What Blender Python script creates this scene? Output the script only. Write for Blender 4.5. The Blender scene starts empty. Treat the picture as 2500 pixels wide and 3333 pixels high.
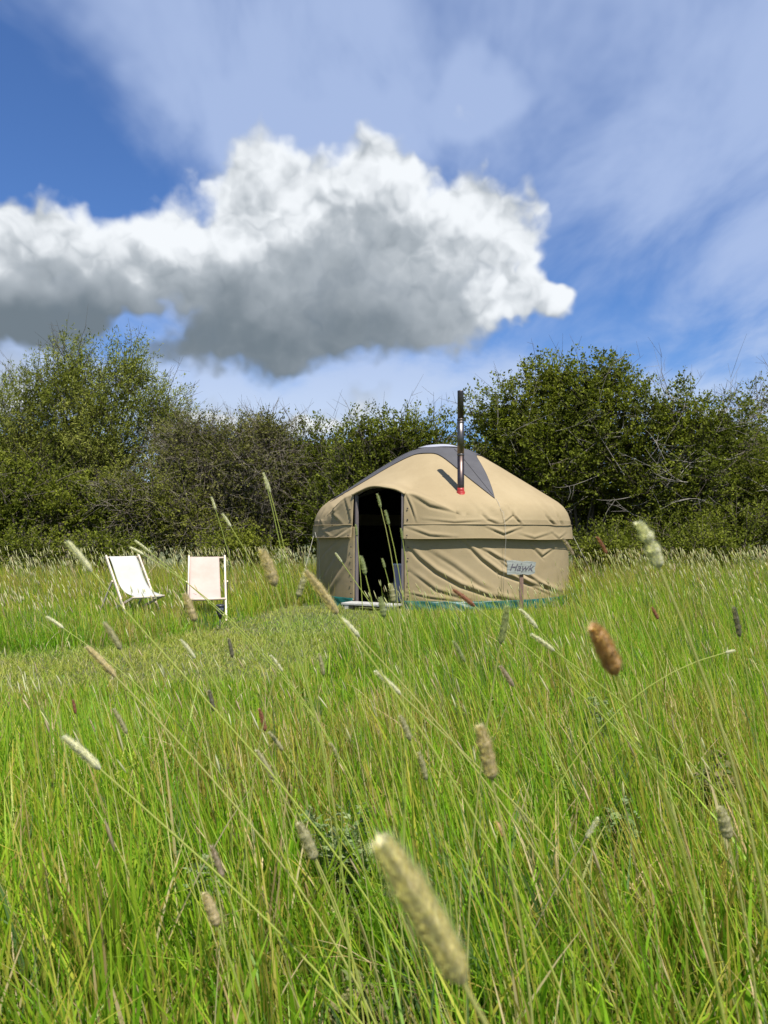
import bpy, bmesh, math, random
import numpy as np
from mathutils import Vector, Matrix, Quaternion

random.seed(7)
RNG = np.random.default_rng(11)
R = math.radians
SC = bpy.context.scene
COL = SC.collection

# ------------------------------------------------------------------ camera
CAM_H, PITCH, FPX = 1.1, R(1.6), 2503.0      # eye height, tilt, focal length in photo pixels
cam_d = bpy.data.cameras.new('camera')
cam = bpy.data.objects.new('camera', cam_d)
COL.objects.link(cam)
cam.location = (0, 0, CAM_H)
cam.rotation_euler = (R(90) + PITCH, 0, 0)
cam_d.sensor_fit = 'HORIZONTAL'
cam_d.sensor_width = 5.2                     # a phone's small sensor, so the depth of field is a phone's
cam_d.lens = 5.2 * FPX / 2500.0
cam_d.clip_start = 0.02
cam_d.clip_end = 5000
cam_d.dof.use_dof = True
cam_d.dof.focus_distance = 9.0
cam_d.dof.aperture_fstop = 1.9
SC.camera = cam


def at(u, v, Y):
    """photo pixel -> point at depth Y (metres along +Y)"""
    x = (u - 1250) / FPX
    z = (1666.5 - v) / FPX
    c, s = math.cos(PITCH), math.sin(PITCH)
    d = Vector((x, c - z * s, s + z * c))
    return Vector((0, 0, CAM_H)) + d * (Y / d.y)


def pix(p):
    """points (N,3) -> photo pixels"""
    p = np.asarray(p, float)
    q = p - np.array([0, 0, CAM_H])
    c, s = math.cos(PITCH), math.sin(PITCH)
    dep = q[:, 1] * c + q[:, 2] * s
    up = -q[:, 1] * s + q[:, 2] * c
    return np.stack([1250 + FPX * q[:, 0] / dep, 1666.5 - FPX * up / dep], 1)


# ------------------------------------------------------------------ light
SUN_EL, SUN_AZ = 61.0, 155.0                 # azimuth clockwise from +Y (view direction): behind the camera, to the right
az, el = R(SUN_AZ), R(SUN_EL)
SUN_DIR = Vector((math.sin(az) * math.cos(el), math.cos(az) * math.cos(el), math.sin(el)))
sun_d = bpy.data.lights.new('sun', 'SUN')
sun_d.energy = 5.0
sun_d.angle = R(0.53)
sun_d.color = (1.0, 0.955, 0.88)
sun = bpy.data.objects.new('sun', sun_d)
COL.objects.link(sun)
sun.rotation_euler = (-SUN_DIR).to_track_quat('-Z', 'Y').to_euler()
sun.location = (8, -10, 25)

SC.view_settings.view_transform = 'Standard'
SC.view_settings.look = 'None'
SC.view_settings.gamma = 1.0
SC.view_settings.use_curve_mapping = False
SC.view_settings.exposure = 0.75
SC.render.engine = 'CYCLES'
SC.cycles.max_bounces = 7
SC.cycles.diffuse_bounces = 3
SC.cycles.glossy_bounces = 2
SC.cycles.transmission_bounces = 4
SC.cycles.sample_clamp_indirect = 6.0
SC.cycles.use_denoising = True

# ------------------------------------------------------------------ sky
world = bpy.data.worlds.new('World')
SC.world = world
world.use_nodes = True


class NB:
    """small node builder"""
    def __init__(self, nt):
        self.nt = nt

    def _in(self, sock, v):
        if isinstance(v, bpy.types.NodeSocket):
            self.nt.links.new(v, sock)
        elif v is not None:
            sock.default_value = v

    def math(self, op, a, b=None, c=None, clamp=False):
        n = self.nt.nodes.new('ShaderNodeMath')
        n.operation = op
        n.use_clamp = clamp
        for i, v in enumerate((a, b, c)):
            self._in(n.inputs[i], v)
        return n.outputs[0]

    def vec(self, op, a, b=None, c=None, out=0):
        n = self.nt.nodes.new('ShaderNodeVectorMath')
        n.operation = op
        for i, v in enumerate((a, b, c)):
            self._in(n.inputs[i], v)
        return n.outputs['Value'] if op in ('DOT_PRODUCT', 'LENGTH', 'DISTANCE') else n.outputs[out]

    def noise(self, v, scale, detail=4, rough=0.55, dist=0.0, color=False):
        n = self.nt.nodes.new('ShaderNodeTexNoise')
        if v is not None:
            self._in(n.inputs['Vector'], v)
        n.inputs['Scale'].default_value = scale
        n.inputs['Detail'].default_value = detail
        n.inputs['Roughness'].default_value = rough
        n.inputs['Distortion'].default_value = dist
        return n.outputs['Color'] if color else n.outputs[0]

    def step(self, v, a, b, lo=0.0, hi=1.0):
        n = self.nt.nodes.new('ShaderNodeMapRange')
        n.interpolation_type = 'SMOOTHSTEP'
        self._in(n.inputs[0], v)
        for i, x in enumerate((a, b, lo, hi)):
            n.inputs[1 + i].default_value = x
        return n.outputs[0]

    def mix(self, f, a, b, blend='MIX'):
        n = self.nt.nodes.new('ShaderNodeMix')
        n.data_type = 'RGBA'
        n.blend_type = blend
        self._in(n.inputs[0], f)
        for s, v in ((n.inputs[6], a), (n.inputs[7], b)):
            if isinstance(v, tuple) and len(v) == 3:
                v = v + (1.0,)
            self._in(s, v)
        return n.outputs[2]


def sky_dir(u, v):
    return (at(u, v, 1.0) - Vector((0, 0, CAM_H))).normalized()


# cumulus billows: direction (as photo pixel), half width, half height (pixels), weight
CUMULUS = [
    (-330, 850, 330, 170, .9), (-80, 860, 250, 150, .85), (110, 840, 210, 150, .8), (330, 830, 190, 150, .75),
    (480, 760, 110, 110, .55),
    (760, 760, 170, 190, .7), (640, 920, 220, 130, .6), (900, 620, 150, 170, .6), (1010, 850, 260, 200, .8),
    (1150, 600, 160, 170, .65), (1300, 720, 170, 190, .7), (1250, 480, 80, 80, .3), (860, 470, 75, 75, .28), (1420, 620, 75, 85, .3),
    (1590, 760, 130, 160, .75), (1690, 730, 90, 95, .55), (1560, 630, 60, 70, .4), (1480, 880, 190, 140, .65), (1640, 900, 110, 80, .4),
    (1730, 1000, 105, 75, .75), (1560, 1050, 190, 95, .7), (1300, 1060, 240, 110, .8), (960, 1110, 260, 95, .85),
    (720, 1130, 190, 80, .75), (100, 1020, 220, 85, .8), (-200, 1030, 260, 95, .8),
    (1545, 330, 120, 62, .50), (1060, 1340, 420, 60, .9), (1230, 1260, 150, 36, .45), (-40, 1280, 190, 110, .85), (620, 1390, 220, 50, .7), (2420, 1380, 220, 45, .7),
    (1080, 940, 330, 150, .5), (1380, 930, 220, 140, .45), (700, 1020, 220, 110, .4), (180, 930, 300, 110, .35), (440, 1040, 95, 50, -1.1), (570, 1160, 120, 45, .4), 
]
# thin high veil: soft patches that add or take away
VEIL = [
    (700, 250, 420, 330, .50), (1150, 300, 420, 330, .42), (2200, 150, 420, 420, .62), (2300, 620, 500, 330, .30),
    (120, 420, 330, 330, -.62), (1900, 830, 380, 190, -.20), (2150, 1060, 420, 160, -.25), (1620, 90, 250, 260, -.05), (60, 160, 220, 260, -.35),
    (1000, 1290, 700, 110, .95), (-60, 1240, 330, 120, .9), (2400, 1330, 500, 80, .45), (850, 450, 160, 100, .75), (1200, 420, 170, 110, .8),
    (1545, 330, 120, 70, 1.0), (1500, 700, 300, 220, .15),
]


# how deep the light has to travel through the cloud: thin sunny heads, thick grey bases
DEPTH = [(60, 690, 560, 150, .34), (470, 690, 200, 140, .20), (820, 790, 240, 190, .30), (1130, 560, 300, 200, .24), (1320, 680, 220, 200, .12), (1640, 740, 210, 210, .42), (1760, 990, 170, 110, .34),
         (900, 1140, 640, 170, -.52), (60, 1060, 480, 130, -.44), (1080, 930, 480, 150, -.16), (-300, 1050, 420, 120, -.34), (1400, 930, 160, 70, .2), (1560, 1100, 240, 60, .14), (1545, 330, 180, 120, .25), (1060, 1345, 600, 75, .52), (-40, 1300, 260, 120, .35), (2420, 1390, 260, 60, .4)]


def blob_field(nb, vec, blobs, acc=0.0):
    for (u, v, su, sv, a) in blobs:
        d = sky_dir(u, v)
        k = (FPX / su, 1.6, FPX / sv)
        q = nb.vec('MULTIPLY_ADD', vec, k, tuple(-d[i] * k[i] for i in range(3)))
        e = nb.math('MULTIPLY_ADD', nb.vec('DOT_PRODUCT', q, q), -.39, 1.0, clamp=True)
        e = nb.math('MULTIPLY', e, e)
        acc = nb.math('MULTIPLY_ADD', e, a, acc)
    return acc


def build_sky():
    nt = world.node_tree
    nt.nodes.clear()
    nb = NB(nt)
    out = nt.nodes.new('ShaderNodeOutputWorld')
    bg = nt.nodes.new('ShaderNodeBackground')
    bg.inputs[1].default_value = 0.066
    nt.links.new(bg.outputs[0], out.inputs[0])
    sky = nt.nodes.new('ShaderNodeTexSky')
    sky.sky_type = 'NISHITA'
    sky.sun_disc = False
    sky.sun_elevation = el
    sky.sun_rotation = az
    sky.altitude = 100
    sky.air_density = 1.0
    sky.dust_density = 0.6
    sky.ozone_density = 2.2
    tc = nt.nodes.new('ShaderNodeTexCoord')
    D = tc.outputs['Generated']
    blue = nb.mix(1.0, sky.outputs[0], (.64, .91, 1.32), 'MULTIPLY')
    K = 8.6
    # thin high cloud, on a plane overhead
    zc = nb.vec('DOT_PRODUCT', D, (0, 0, 1))
    inv = nb.math('DIVIDE', 1.0, nb.math('MAXIMUM', nb.math('ADD', zc, .22), .05))
    sc = nt.nodes.new('ShaderNodeVectorMath')
    sc.operation = 'SCALE'
    nt.links.new(D, sc.inputs[0])
    nt.links.new(inv, sc.inputs['Scale'])
    mp = nt.nodes.new('ShaderNodeMapping')
    mp.inputs['Rotation'].default_value = (0, 0, R(24))
    mp.inputs['Scale'].default_value = (1.9, .95, .3)
    nt.links.new(sc.outputs[0], mp.inputs[0])
    w1 = nb.vec('SUBTRACT', nb.noise(D, 6.5, 3, .6, color=True), (.5, .5, .5))
    c1 = nb.noise(mp.outputs[0], 1.6, 5, .56, .35)
    Dv = nb.vec('MULTIPLY_ADD', w1, (.12, .1, .10), D)
    cir = nb.math('MULTIPLY_ADD', blob_field(nb, Dv, VEIL), .62, nb.math('MULTIPLY_ADD', c1, 1.9, -.38))
    veil = nb.step(cir, .26, 1.08, 0.0, .78)
    vc = nb.mix(nb.step(zc, .30, .10), (.50 * K, .62 * K, .90 * K), (.74 * K, .83 * K, .97 * K))
    c = nb.mix(veil, blue, vc)
    # cumulus: billows, broken up by turbulence; light falls from above
    w2 = nb.vec('SUBTRACT', nb.noise(D, 24.0, 2, .6, color=True), (.5, .5, .5))
    warp = nb.vec('MULTIPLY_ADD', w1, (.13, .10, .11), nb.vec('MULTIPLY', w2, (.042, .04, .042)))
    front = nb.vec('DOT_PRODUCT', D, (0.0, 0.95, 0.30))
    far = nb.step(front, 0.74, 0.45)
    gn = nb.noise(nb.vec('MULTIPLY_ADD', D, (1, 1, 2.2), w1), 2.6, 2, .5)
    band = nb.math('MULTIPLY', nb.step(zc, .02, .18), nb.step(zc, .75, .35))
    gen = nb.math('MULTIPLY', nb.math('MULTIPLY', nb.step(gn, .47, .66), band), far)

    def lobes(off):
        n = nt.nodes.new('ShaderNodeTexVoronoi')
        n.feature = 'F1'
        n.inputs['Scale'].default_value = 13.0
        n.inputs['Detail'].default_value = 1.6
        n.inputs['Roughness'].default_value = .55
        n.inputs['Lacunarity'].default_value = 2.3
        vv = nb.vec('MULTIPLY_ADD', w2, (.055, .055, .055), D if off is None else nb.vec('ADD', D, off))
        nt.links.new(vv, n.inputs['Vector'])
        return n.outputs['Distance']

    def dens(off, fscale):
        vv = nb.vec('ADD', D, warp) if off is None else nb.vec('ADD', nb.vec('ADD', D, off), warp)
        f = nb.math('MAXIMUM', blob_field(nb, vv, CUMULUS), gen)
        return f, nb.noise(D if off is None else nb.vec('ADD', D, off), 17.0, 4, .6)
    f0, n0 = dens(None, 1)
    f2, n2 = dens((.012, -.02, .062), 1)
    v0 = lobes(None)
    v1 = lobes((.008, -.01, .020))
    f0 = nb.math('MINIMUM', f0, 1.15)
    f2 = nb.math('MINIMUM', f2, 1.15)
    d0 = nb.math('MULTIPLY_ADD', nb.math('SUBTRACT', n0, .5), .55, f0)
    d0 = nb.math('MULTIPLY_ADD', nb.math('SUBTRACT', .54, v0), .42, d0)
    grad = nb.math('SUBTRACT', f0, f2)                       # > 0 near the tops, < 0 near the bases
    crisp = nb.step(grad, -.30, .08)                         # crisp heads, ragged bases
    m1, m2 = nb.step(d0, .24, .74), nb.step(d0, .12, 1.05)
    mask = nb.math('MULTIPLY_ADD', nb.math('SUBTRACT', m1, m2), crisp, m2)
    relief = nb.math('SUBTRACT', v1, v0)
    dep = blob_field(nb, nb.vec('MULTIPLY_ADD', w1, (.12, .1, .12), D), DEPTH)
    lit = nb.math('MULTIPLY_ADD', grad, .22, nb.math('ADD', dep, .40))
    puff = nb.step(lit, .0, .70, .28, 1.0)
    lit = nb.math('MULTIPLY_ADD', nb.math('MULTIPLY', relief, puff), .75, lit)
    lit = nb.math('MULTIPLY_ADD', nb.math('MULTIPLY', nb.math('SUBTRACT', n2, .5), puff), -.45, lit)
    s1 = nb.step(lit, -.30, .50)
    s2 = nb.step(lit, .36, 1.16)
    cc = nb.mix(s1, (.18 * K, .225 * K, .265 * K), (.45 * K, .50 * K, .55 * K))
    cc = nb.mix(s2, cc, (.96 * K, 1.0 * K, 1.04 * K))
    c = nb.mix(mask, c, cc)
    nt.links.new(c, bg.inputs[0])


build_sky()
world.cycles.sampling_method = 'NONE'


# ------------------------------------------------------------------ helpers
def hash2(ix, iy, seed):
    h = (ix.astype(np.int64) * 374761393 + iy.astype(np.int64) * 668265263 + seed * 1442695041) & 0xFFFFFFFF
    h = ((h ^ (h >> 13)) * 1274126177) & 0xFFFFFFFF
    h = h ^ (h >> 16)
    return (h & 0xFFFF) / 65535.0


def vnoise(x, y, seed=0):
    x = np.asarray(x, float)
    y = np.asarray(y, float)
    ix, iy = np.floor(x), np.floor(y)
    fx, fy = x - ix, y - iy
    fx, fy = fx * fx * (3 - 2 * fx), fy * fy * (3 - 2 * fy)
    a, b = hash2(ix, iy, seed), hash2(ix + 1, iy, seed)
    c, d = hash2(ix, iy + 1, seed), hash2(ix + 1, iy + 1, seed)
    return (a * (1 - fx) + b * fx) * (1 - fy) + (c * (1 - fx) + d * fx) * fy


def fbm(x, y, seed=0, o=3):
    t, s, k = 0, 0, 1.0
    for i in range(o):
        t = t + k * vnoise(x * 2 ** i, y * 2 ** i, seed + i * 17)
        s += k
        k *= .5
    return t / s


def smooth(a, b, x):
    t = np.clip((np.asarray(x, float) - a) / (b - a), 0, 1)
    return t * t * (3 - 2 * t)


def mesh_np(name, V, quads=None, tris=None, col=None, mat=None, smooth_shade=False):
    me = bpy.data.meshes.new(name)
    V = np.asarray(V, np.float32)
    me.vertices.add(len(V))
    me.vertices.foreach_set('co', V.ravel())
    nq = 0 if quads is None else len(quads)
    ntr = 0 if tris is None else len(tris)
    idx = []
    if nq:
        idx.append(np.asarray(quads, np.int32).ravel())
    if ntr:
        idx.append(np.asarray(tris, np.int32).ravel())
    idx = np.concatenate(idx)
    me.loops.add(len(idx))
    me.loops.foreach_set('vertex_index', idx)
    me.polygons.add(nq + ntr)
    st = np.concatenate([np.arange(nq) * 4, nq * 4 + np.arange(ntr) * 3]).astype(np.int32)
    me.polygons.foreach_set('loop_start', st)
    if smooth_shade:
        me.polygons.foreach_set('use_smooth', np.ones(nq + ntr, bool))
    if col is not None:
        a = me.attributes.new('col', 'FLOAT_COLOR', 'POINT')
        c4 = np.ones((len(V), 4), np.float32)
        c4[:, :3] = col
        a.data.foreach_set('color', c4.ravel())
    me.update(calc_edges=True)
    if mat:
        me.materials.append(mat)
    return me


def link(name, me, parent=None):
    o = bpy.data.objects.new(name, me)
    COL.objects.link(o)
    if parent is not None:
        o.parent = parent
    return o


def tag(o, label=None, cat=None, group=None, kind=None):
    if label:
        o['label'] = label
    if cat:
        o['category'] = cat
    if group:
        o['group'] = group
    if kind:
        o['kind'] = kind
    return o


def thing(name, label, cat, loc, rz=0.0, group=None):
    o = link(name, None)
    o.location = loc
    o.rotation_euler = (0, 0, rz)
    o.empty_display_size = .2
    return tag(o, label, cat, group)


class MB:
    """collects boxes, bars, tubes and lathes; build() makes ONE mesh object"""
    def __init__(self):
        self.bm = bmesh.new()

    def box(self, c, s, rot=None, bevel=0.0):
        m = Matrix.Translation(Vector(c)) @ (rot.to_4x4() if rot else Matrix()) @ Matrix.Diagonal((s[0], s[1], s[2], 1))
        r = bmesh.ops.create_cube(self.bm, size=1, matrix=m)
        if bevel:
            es = {e for v in r['verts'] for e in v.link_edges}
            bmesh.ops.bevel(self.bm, geom=list(es), offset=bevel, segments=2, affect='EDGES', profile=.6)
        return self

    def bar(self, a, b, w, h, ref=(0, 0, 1), bevel=0.004):
        a, b = Vector(a), Vector(b)
        d = (b - a)
        L = d.length
        d.normalize()
        x = d.cross(Vector(ref))
        if x.length < 1e-4:
            x = d.cross(Vector((1, 0, 0)))
        x.normalize()
        z = x.cross(d)
        rot = Matrix((x, d, z)).transposed()
        return self.box((a + b) / 2, (w, L, h), rot, bevel)

    def tube(self, pts, rad, n=8, cap=True):
        pts = [Vector(p) for p in pts]
        if not hasattr(rad, '__len__'):
            rad = [rad] * len(pts)
        rings = []
        t0 = (pts[1] - pts[0]).normalized()
        ref = Vector((0, 0, 1)) if abs(t0.z) < .9 else Vector((1, 0, 0))
        x = t0.cross(ref).normalized()
        for i, p in enumerate(pts):
            t = (pts[min(i + 1, len(pts) - 1)] - pts[max(i - 1, 0)]).normalized()
            x = (x - t * x.dot(t)).normalized()
            y = t.cross(x)
            rings.append([self.bm.verts.new(p + (x * math.cos(2 * math.pi * k / n) + y * math.sin(2 * math.pi * k / n)) * rad[i]) for k in range(n)])
        for a, b in zip(rings, rings[1:]):
            for k in range(n):
                f = self.bm.faces.new((a[k], a[(k + 1) % n], b[(k + 1) % n], b[k]))
                f.smooth = True
        if cap:
            self.bm.faces.new(rings[0][::-1])
            self.bm.faces.new(rings[-1])
        return self

    def lathe(self, prof, c=(0, 0, 0), n=20):
        c = Vector(c)
        return self.tube([c + Vector((0, 0, z)) for r, z in prof], [r for r, z in prof], n)

    def grid(self, P, closed=False):
        """P[i][j] points -> quads"""
        vs = [[self.bm.verts.new(p) for p in row] for row in P]
        for a, b in zip(vs, vs[1:]):
            m = len(a)
            for k in range(m if closed else m - 1):
                f = self.bm.faces.new((a[k], a[(k + 1) % m], b[(k + 1) % m], b[k]))
                f.smooth = True
        return self

    def build(self, name, mat, parent=None):
        me = bpy.data.meshes.new(name)
        bmesh.ops.recalc_face_normals(self.bm, faces=self.bm.faces)
        self.bm.to_mesh(me)
        self.bm.free()
        me.materials.append(mat)
        return link(name, me, parent)


def tubes_np(paths, sides=4):
    """many tapered tubes -> V, quads, owner index.  paths: list of (pts (k,3), radii (k,))"""
    VV, QQ, OW = [], [], []
    off = 0
    ang = np.arange(sides) * 2 * math.pi / sides
    ca, sa = np.cos(ang), np.sin(ang)
    for i, (P, r) in enumerate(paths):
        P = np.asarray(P, float)
        k = len(P)
        t = np.gradient(P, axis=0)
        t /= np.linalg.norm(t, axis=1)[:, None] + 1e-9
        ref = np.array([0.31, 0.95, 0.07]) if abs(t[0, 1]) < .8 else np.array([1., .1, .2])
        x = np.cross(t, ref)
        x /= np.linalg.norm(x, axis=1)[:, None] + 1e-9
        y = np.cross(t, x)
        r = np.asarray(r)[:, None, None]
        V = P[:, None, :] + r * (x[:, None, :] * ca[None, :, None] + y[:, None, :] * sa[None, :, None])
        VV.append(V.reshape(-1, 3))
        b = off + np.arange(k - 1)[:, None] * sides + np.arange(sides)[None, :]
        b2 = off + np.arange(k - 1)[:, None] * sides + (np.arange(sides)[None, :] + 1) % sides
        QQ.append(np.stack([b, b2, b2 + sides, b + sides], -1).reshape(-1, 4))
        OW.append(np.full(k * sides, i))
        off += k * sides
    return np.concatenate(VV), np.concatenate(QQ), np.concatenate(OW)


# ------------------------------------------------------------------ materials
def new_mat(name):
    m = bpy.data.materials.new(name)
    m.use_nodes = True
    nt = m.node_tree
    b = nt.nodes.get('Principled BSDF')
    return m, nt, b, NB(nt)


def surf_mat(name, c1, c2, scale=6.0, rough=.7, bump=.0, bscale=60, metallic=0.0, detail=6, spec=.4, stretch=(1, 1, 1), sheen=0.0):
    m, nt, b, nb = new_mat(name)
    tc = nt.nodes.new('ShaderNodeTexCoord')
    v = nb.vec('MULTIPLY', tc.outputs['Object'], stretch)
    n = nb.noise(v, scale, detail, .6)
    f = nb.step(n, .3, .7)
    nt.links.new(nb.mix(f, c1, c2), b.inputs['Base Color'])
    b.inputs['Roughness'].default_value = rough
    b.inputs['Metallic'].default_value = metallic
    b.inputs['Specular IOR Level'].default_value = spec
    if sheen:
        b.inputs['Sheen Weight'].default_value = sheen
    if bump:
        bn = nt.nodes.new('ShaderNodeBump')
        bn.inputs['Strength'].default_value = bump
        bn.inputs['Distance'].default_value = .01
        nt.links.new(nb.noise(v, bscale, 5, .65), bn.inputs['Height'])
        nt.links.new(bn.outputs[0], b.inputs['Normal'])
    return m


def leaf_mat(name, trans=.35, rough=.5, spec=.35, tint=(1, 1, 1)):
    """two-sided leaf: reads the blade's own colour, lets some light through"""
    m, nt, b, nb = new_mat(name)
    a = nt.nodes.new('ShaderNodeAttribute')
    a.attribute_name = 'col'
    c = nb.mix(1.0, a.outputs['Color'], tint, 'MULTIPLY')
    nt.links.new(c, b.inputs['Base Color'])
    b.inputs['Roughness'].default_value = rough
    b.inputs['Specular IOR Level'].default_value = spec
    t = nt.nodes.new('ShaderNodeBsdfTranslucent')
    nt.links.new(nb.mix(1.0, c, (1.25, 1.35, .7), 'MULTIPLY'), t.inputs[0])
    mx = nt.nodes.new('ShaderNodeMixShader')
    mx.inputs[0].default_value = trans
    nt.links.new(b.outputs[0], mx.inputs[1])
    nt.links.new(t.outputs[0], mx.inputs[2])
    nt.links.new(mx.outputs[0], nt.nodes['Material Output'].inputs[0])
    return m


def canvas_mat(name, c1, c2, weave=900.0, trans=0.0, rough=.85):
    m, nt, b, nb = new_mat(name)
    tc = nt.nodes.new('ShaderNodeTexCoord')
    O = tc.outputs['Object']
    n = nb.noise(O, 1.4, 6, .6)
    c = nb.mix(nb.step(n, .3, .72), c1, c2)
    st = nb.noise(nb.vec('MULTIPLY', O, (6, 6, .8)), 2.0, 5, .65)      # rain streaks
    c = nb.mix(nb.step(st, .55, .8, 0, .22), c, tuple(x * .72 for x in c1))
    low = nb.noise(nb.vec('MULTIPLY', O, (1.2, 1.2, 2.5)), 3.0, 6, .7)
    c = nb.mix(nb.step(low, .60, .78, 0, .25), c, (.25, .20, .10))
    sp = nt.nodes.new('ShaderNodeSeparateXYZ')
    nt.links.new(O, sp.inputs[0])
    splash = nb.math('MULTIPLY_ADD', nb.noise(nb.vec('MULTIPLY', O, (3, 3, 1.5)), 2.2, 6, .65), 1.1, nb.math('MULTIPLY', sp.outputs[2], -1.0))
    c = nb.mix(nb.step(splash, .05, .55, 0, .5), c, (.225, .175, .075))      # mud and algae splashed up from the grass
    spots = nb.noise(O, 26.0, 3, .6)
    c = nb.mix(nb.step(spots, .66, .74, 0, .30), c, (.15, .12, .075))
    nt.links.new(c, b.inputs['Base Color'])
    b.inputs['Roughness'].default_value = rough
    b.inputs['Specular IOR Level'].default_value = .2
    bn = nt.nodes.new('ShaderNodeBump')
    bn.inputs['Strength'].default_value = .13
    bn.inputs['Distance'].default_value = .02
    h = nb.noise(O, 9.0, 4, .55)
    h2 = nb.noise(O, weave, 2, .5)
    nt.links.new(nb.math('MULTIPLY_ADD', h2, .06, h), bn.inputs['Height'])
    nt.links.new(bn.outputs[0], b.inputs['Normal'])
    return m


M = {}
M['canvas'] = canvas_mat('canvas', (.268, .207, .116), (.312, .245, .142))
M['cap'] = surf_mat('cap_cloth', (.056, .053, .054), (.072, .069, .070), 3, .6, .15, 30)
M['cap_top'] = surf_mat('crown_sky_sheen', (.28, .28, .32), (.36, .36, .40), 4, .35, .1, 20)  # paler grey: sky reflection on the smooth crown put into the colour
M['tarp'] = surf_mat('green_tarpaulin', (.003, .05, .042), (.009, .09, .074), 5, .38, .35, 9)
M['inner_shade'] = surf_mat('interior_shade', (.006, .006, .007), (.012, .011, .011), 5, .9)  # near-black: shade of the unlit interior put into the colour
M['door_wood'] = surf_mat('door_wood', (.10, .085, .085), (.17, .145, .145), 4, .7, .2, 60, stretch=(8, 8, .6))
M['grey_wood'] = surf_mat('weathered_wood', (.30, .29, .26), (.46, .45, .41), 5, .85, .4, 40, stretch=(1, 8, 8))
M['sign_wood'] = surf_mat('sign_wood', (.19, .205, .185), (.36, .375, .34), 7, .85, .5, 50, stretch=(1, 6, 9))
M['post_wood'] = surf_mat('post_wood', (.14, .085, .065), (.25, .16, .12), 6, .85, .4, 50, stretch=(9, 9, 1))
M['ink'] = surf_mat('sign_ink', (.05, .045, .06), (.13, .12, .14), 30, .8)
M['chair_wood'] = surf_mat('pine_wood', (.50, .41, .31), (.59, .50, .39), 5, .55, .15, 60, stretch=(5, 5, 1))
M['sling_w'] = surf_mat('white_sling', (.36, .36, .33), (.42, .42, .385), 4, .9, .2, 300)
M['sling_p'] = surf_mat('pink_sling', (.40, .295, .245), (.44, .335, .285), 4, .9, .2, 300)
M['steel'] = surf_mat('flue_steel', (.13, .115, .105), (.18, .16, .15), 3, .42, .0, 30, metallic=1.0, stretch=(1, 1, 5))
M['steel_dark'] = surf_mat('sooty_steel', (.05, .045, .045), (.10, .09, .09), 6, .4, .1, 30, metallic=.8)
M['steel_brown'] = surf_mat('heat_tinted_steel', (.085, .062, .055), (.13, .10, .09), 3, .42, .0, 30, metallic=1.0, stretch=(1, 1, 4))
M['red'] = surf_mat('red_silicone', (.30, .022, .018), (.38, .035, .026), 8, .45)
M['rope'] = surf_mat('rope', (.32, .30, .25), (.44, .42, .36), 60, .9, .6, 200)
M['stud'] = surf_mat('stud', (.06, .05, .045), (.10, .09, .08), 30, .4, metallic=.6)
M['lamp'] = surf_mat('lamp_plastic', (.014, .015, .017), (.03, .031, .034), 20, .4)
M['lamp_glass'] = surf_mat('lamp_lens', (.06, .07, .085), (.11, .12, .14), 20, .15)
M['lavender'] = surf_mat('lavender_paint', (.30, .29, .40), (.38, .375, .49), 3, .5)
M['white'] = surf_mat('white_trim', (.66, .66, .66), (.75, .75, .74), 8, .6)
M['bark'] = surf_mat('bark', (.055, .045, .035), (.12, .10, .08), 9, .9, .6, 40, stretch=(1, 1, .3))
M['twig'] = surf_mat('twig', (.07, .055, .04), (.14, .115, .085), 5, .9)
M['dead_twig'] = surf_mat('dead_twig', (.15, .125, .095), (.27, .235, .185), 3, .9)
M['pale_twig'] = surf_mat('pale_twig', (.20, .18, .15), (.32, .295, .25), 3, .9)
M['leaf'] = leaf_mat('leaf', .34, .65, .1)
M['blade'] = leaf_mat('grass_blade', .48, .45, .3)
M['lawn'] = leaf_mat('lawn_blade', .3, .55, .3)
M['plume'] = leaf_mat('plume', .45, .8, .1)


def ground_mat():
    m, nt, b, nb = new_mat('meadow_soil')
    tc = nt.nodes.new('ShaderNodeTexCoord')
    O = tc.outputs['Object']
    n1 = nb.noise(O, 1.1, 5, .6)
    n2 = nb.noise(O, 38.0, 6, .7)
    c = nb.mix(nb.step(n1, .35, .65), (.05, .075, .016), (.085, .10, .026))
    c = nb.mix(nb.step(n2, .45, .7), c, (.12, .10, .05))
    nt.links.new(c, b.inputs['Base Color'])
    b.inputs['Roughness'].default_value = .95
    bn = nt.nodes.new('ShaderNodeBump')
    bn.inputs['Strength'].default_value = .8
    bn.inputs['Distance'].default_value = .03
    nt.links.new(n2, bn.inputs['Height'])
    nt.links.new(bn.outputs[0], b.inputs['Normal'])
    return m


M['ground'] = ground_mat()

# ------------------------------------------------------------------ ground
YC = Vector((0.97, 13.1, 0))                 # yurt centre
YR = 2.13


def gz(x, y):
    x = np.asarray(x, float)
    y = np.asarray(y, float)
    h = .05 * (fbm(x * .55 + 30, y * .55 + 9, 3) - .5)
    flat = smooth(2.2, 3.4, np.hypot(x - YC.x, y - YC.y))
    near = smooth(60, 30, np.hypot(x, y))
    return h * flat * near


def build_ground():
    def axis(lo, hi, step, far):
        a = list(np.arange(lo, hi + 1e-6, step))
        s, p = step, hi
        while p < far:
            s *= 1.5
            p += s
            a.append(p)
        s, p = step, lo
        while p > -far:
            s *= 1.5
            p -= s
            a.insert(0, p)
        return np.array(a)
    xs, ys = axis(-14, 14, .35, 2500), axis(-2, 24, .35, 2500)
    X, Y = np.meshgrid(xs, ys)
    V = np.stack([X, Y, gz(X, Y)], -1).reshape(-1, 3)
    nx, ny = len(xs), len(ys)
    i = np.arange(ny - 1)[:, None] * nx + np.arange(nx - 1)[None]
    Q = np.stack([i, i + 1, i + nx + 1, i + nx], -1).reshape(-1, 4)
    o = link('ground', mesh_np('ground', V, Q, mat=M['ground'], smooth_shade=True))
    tag(o, kind='structure')


build_ground()

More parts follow.
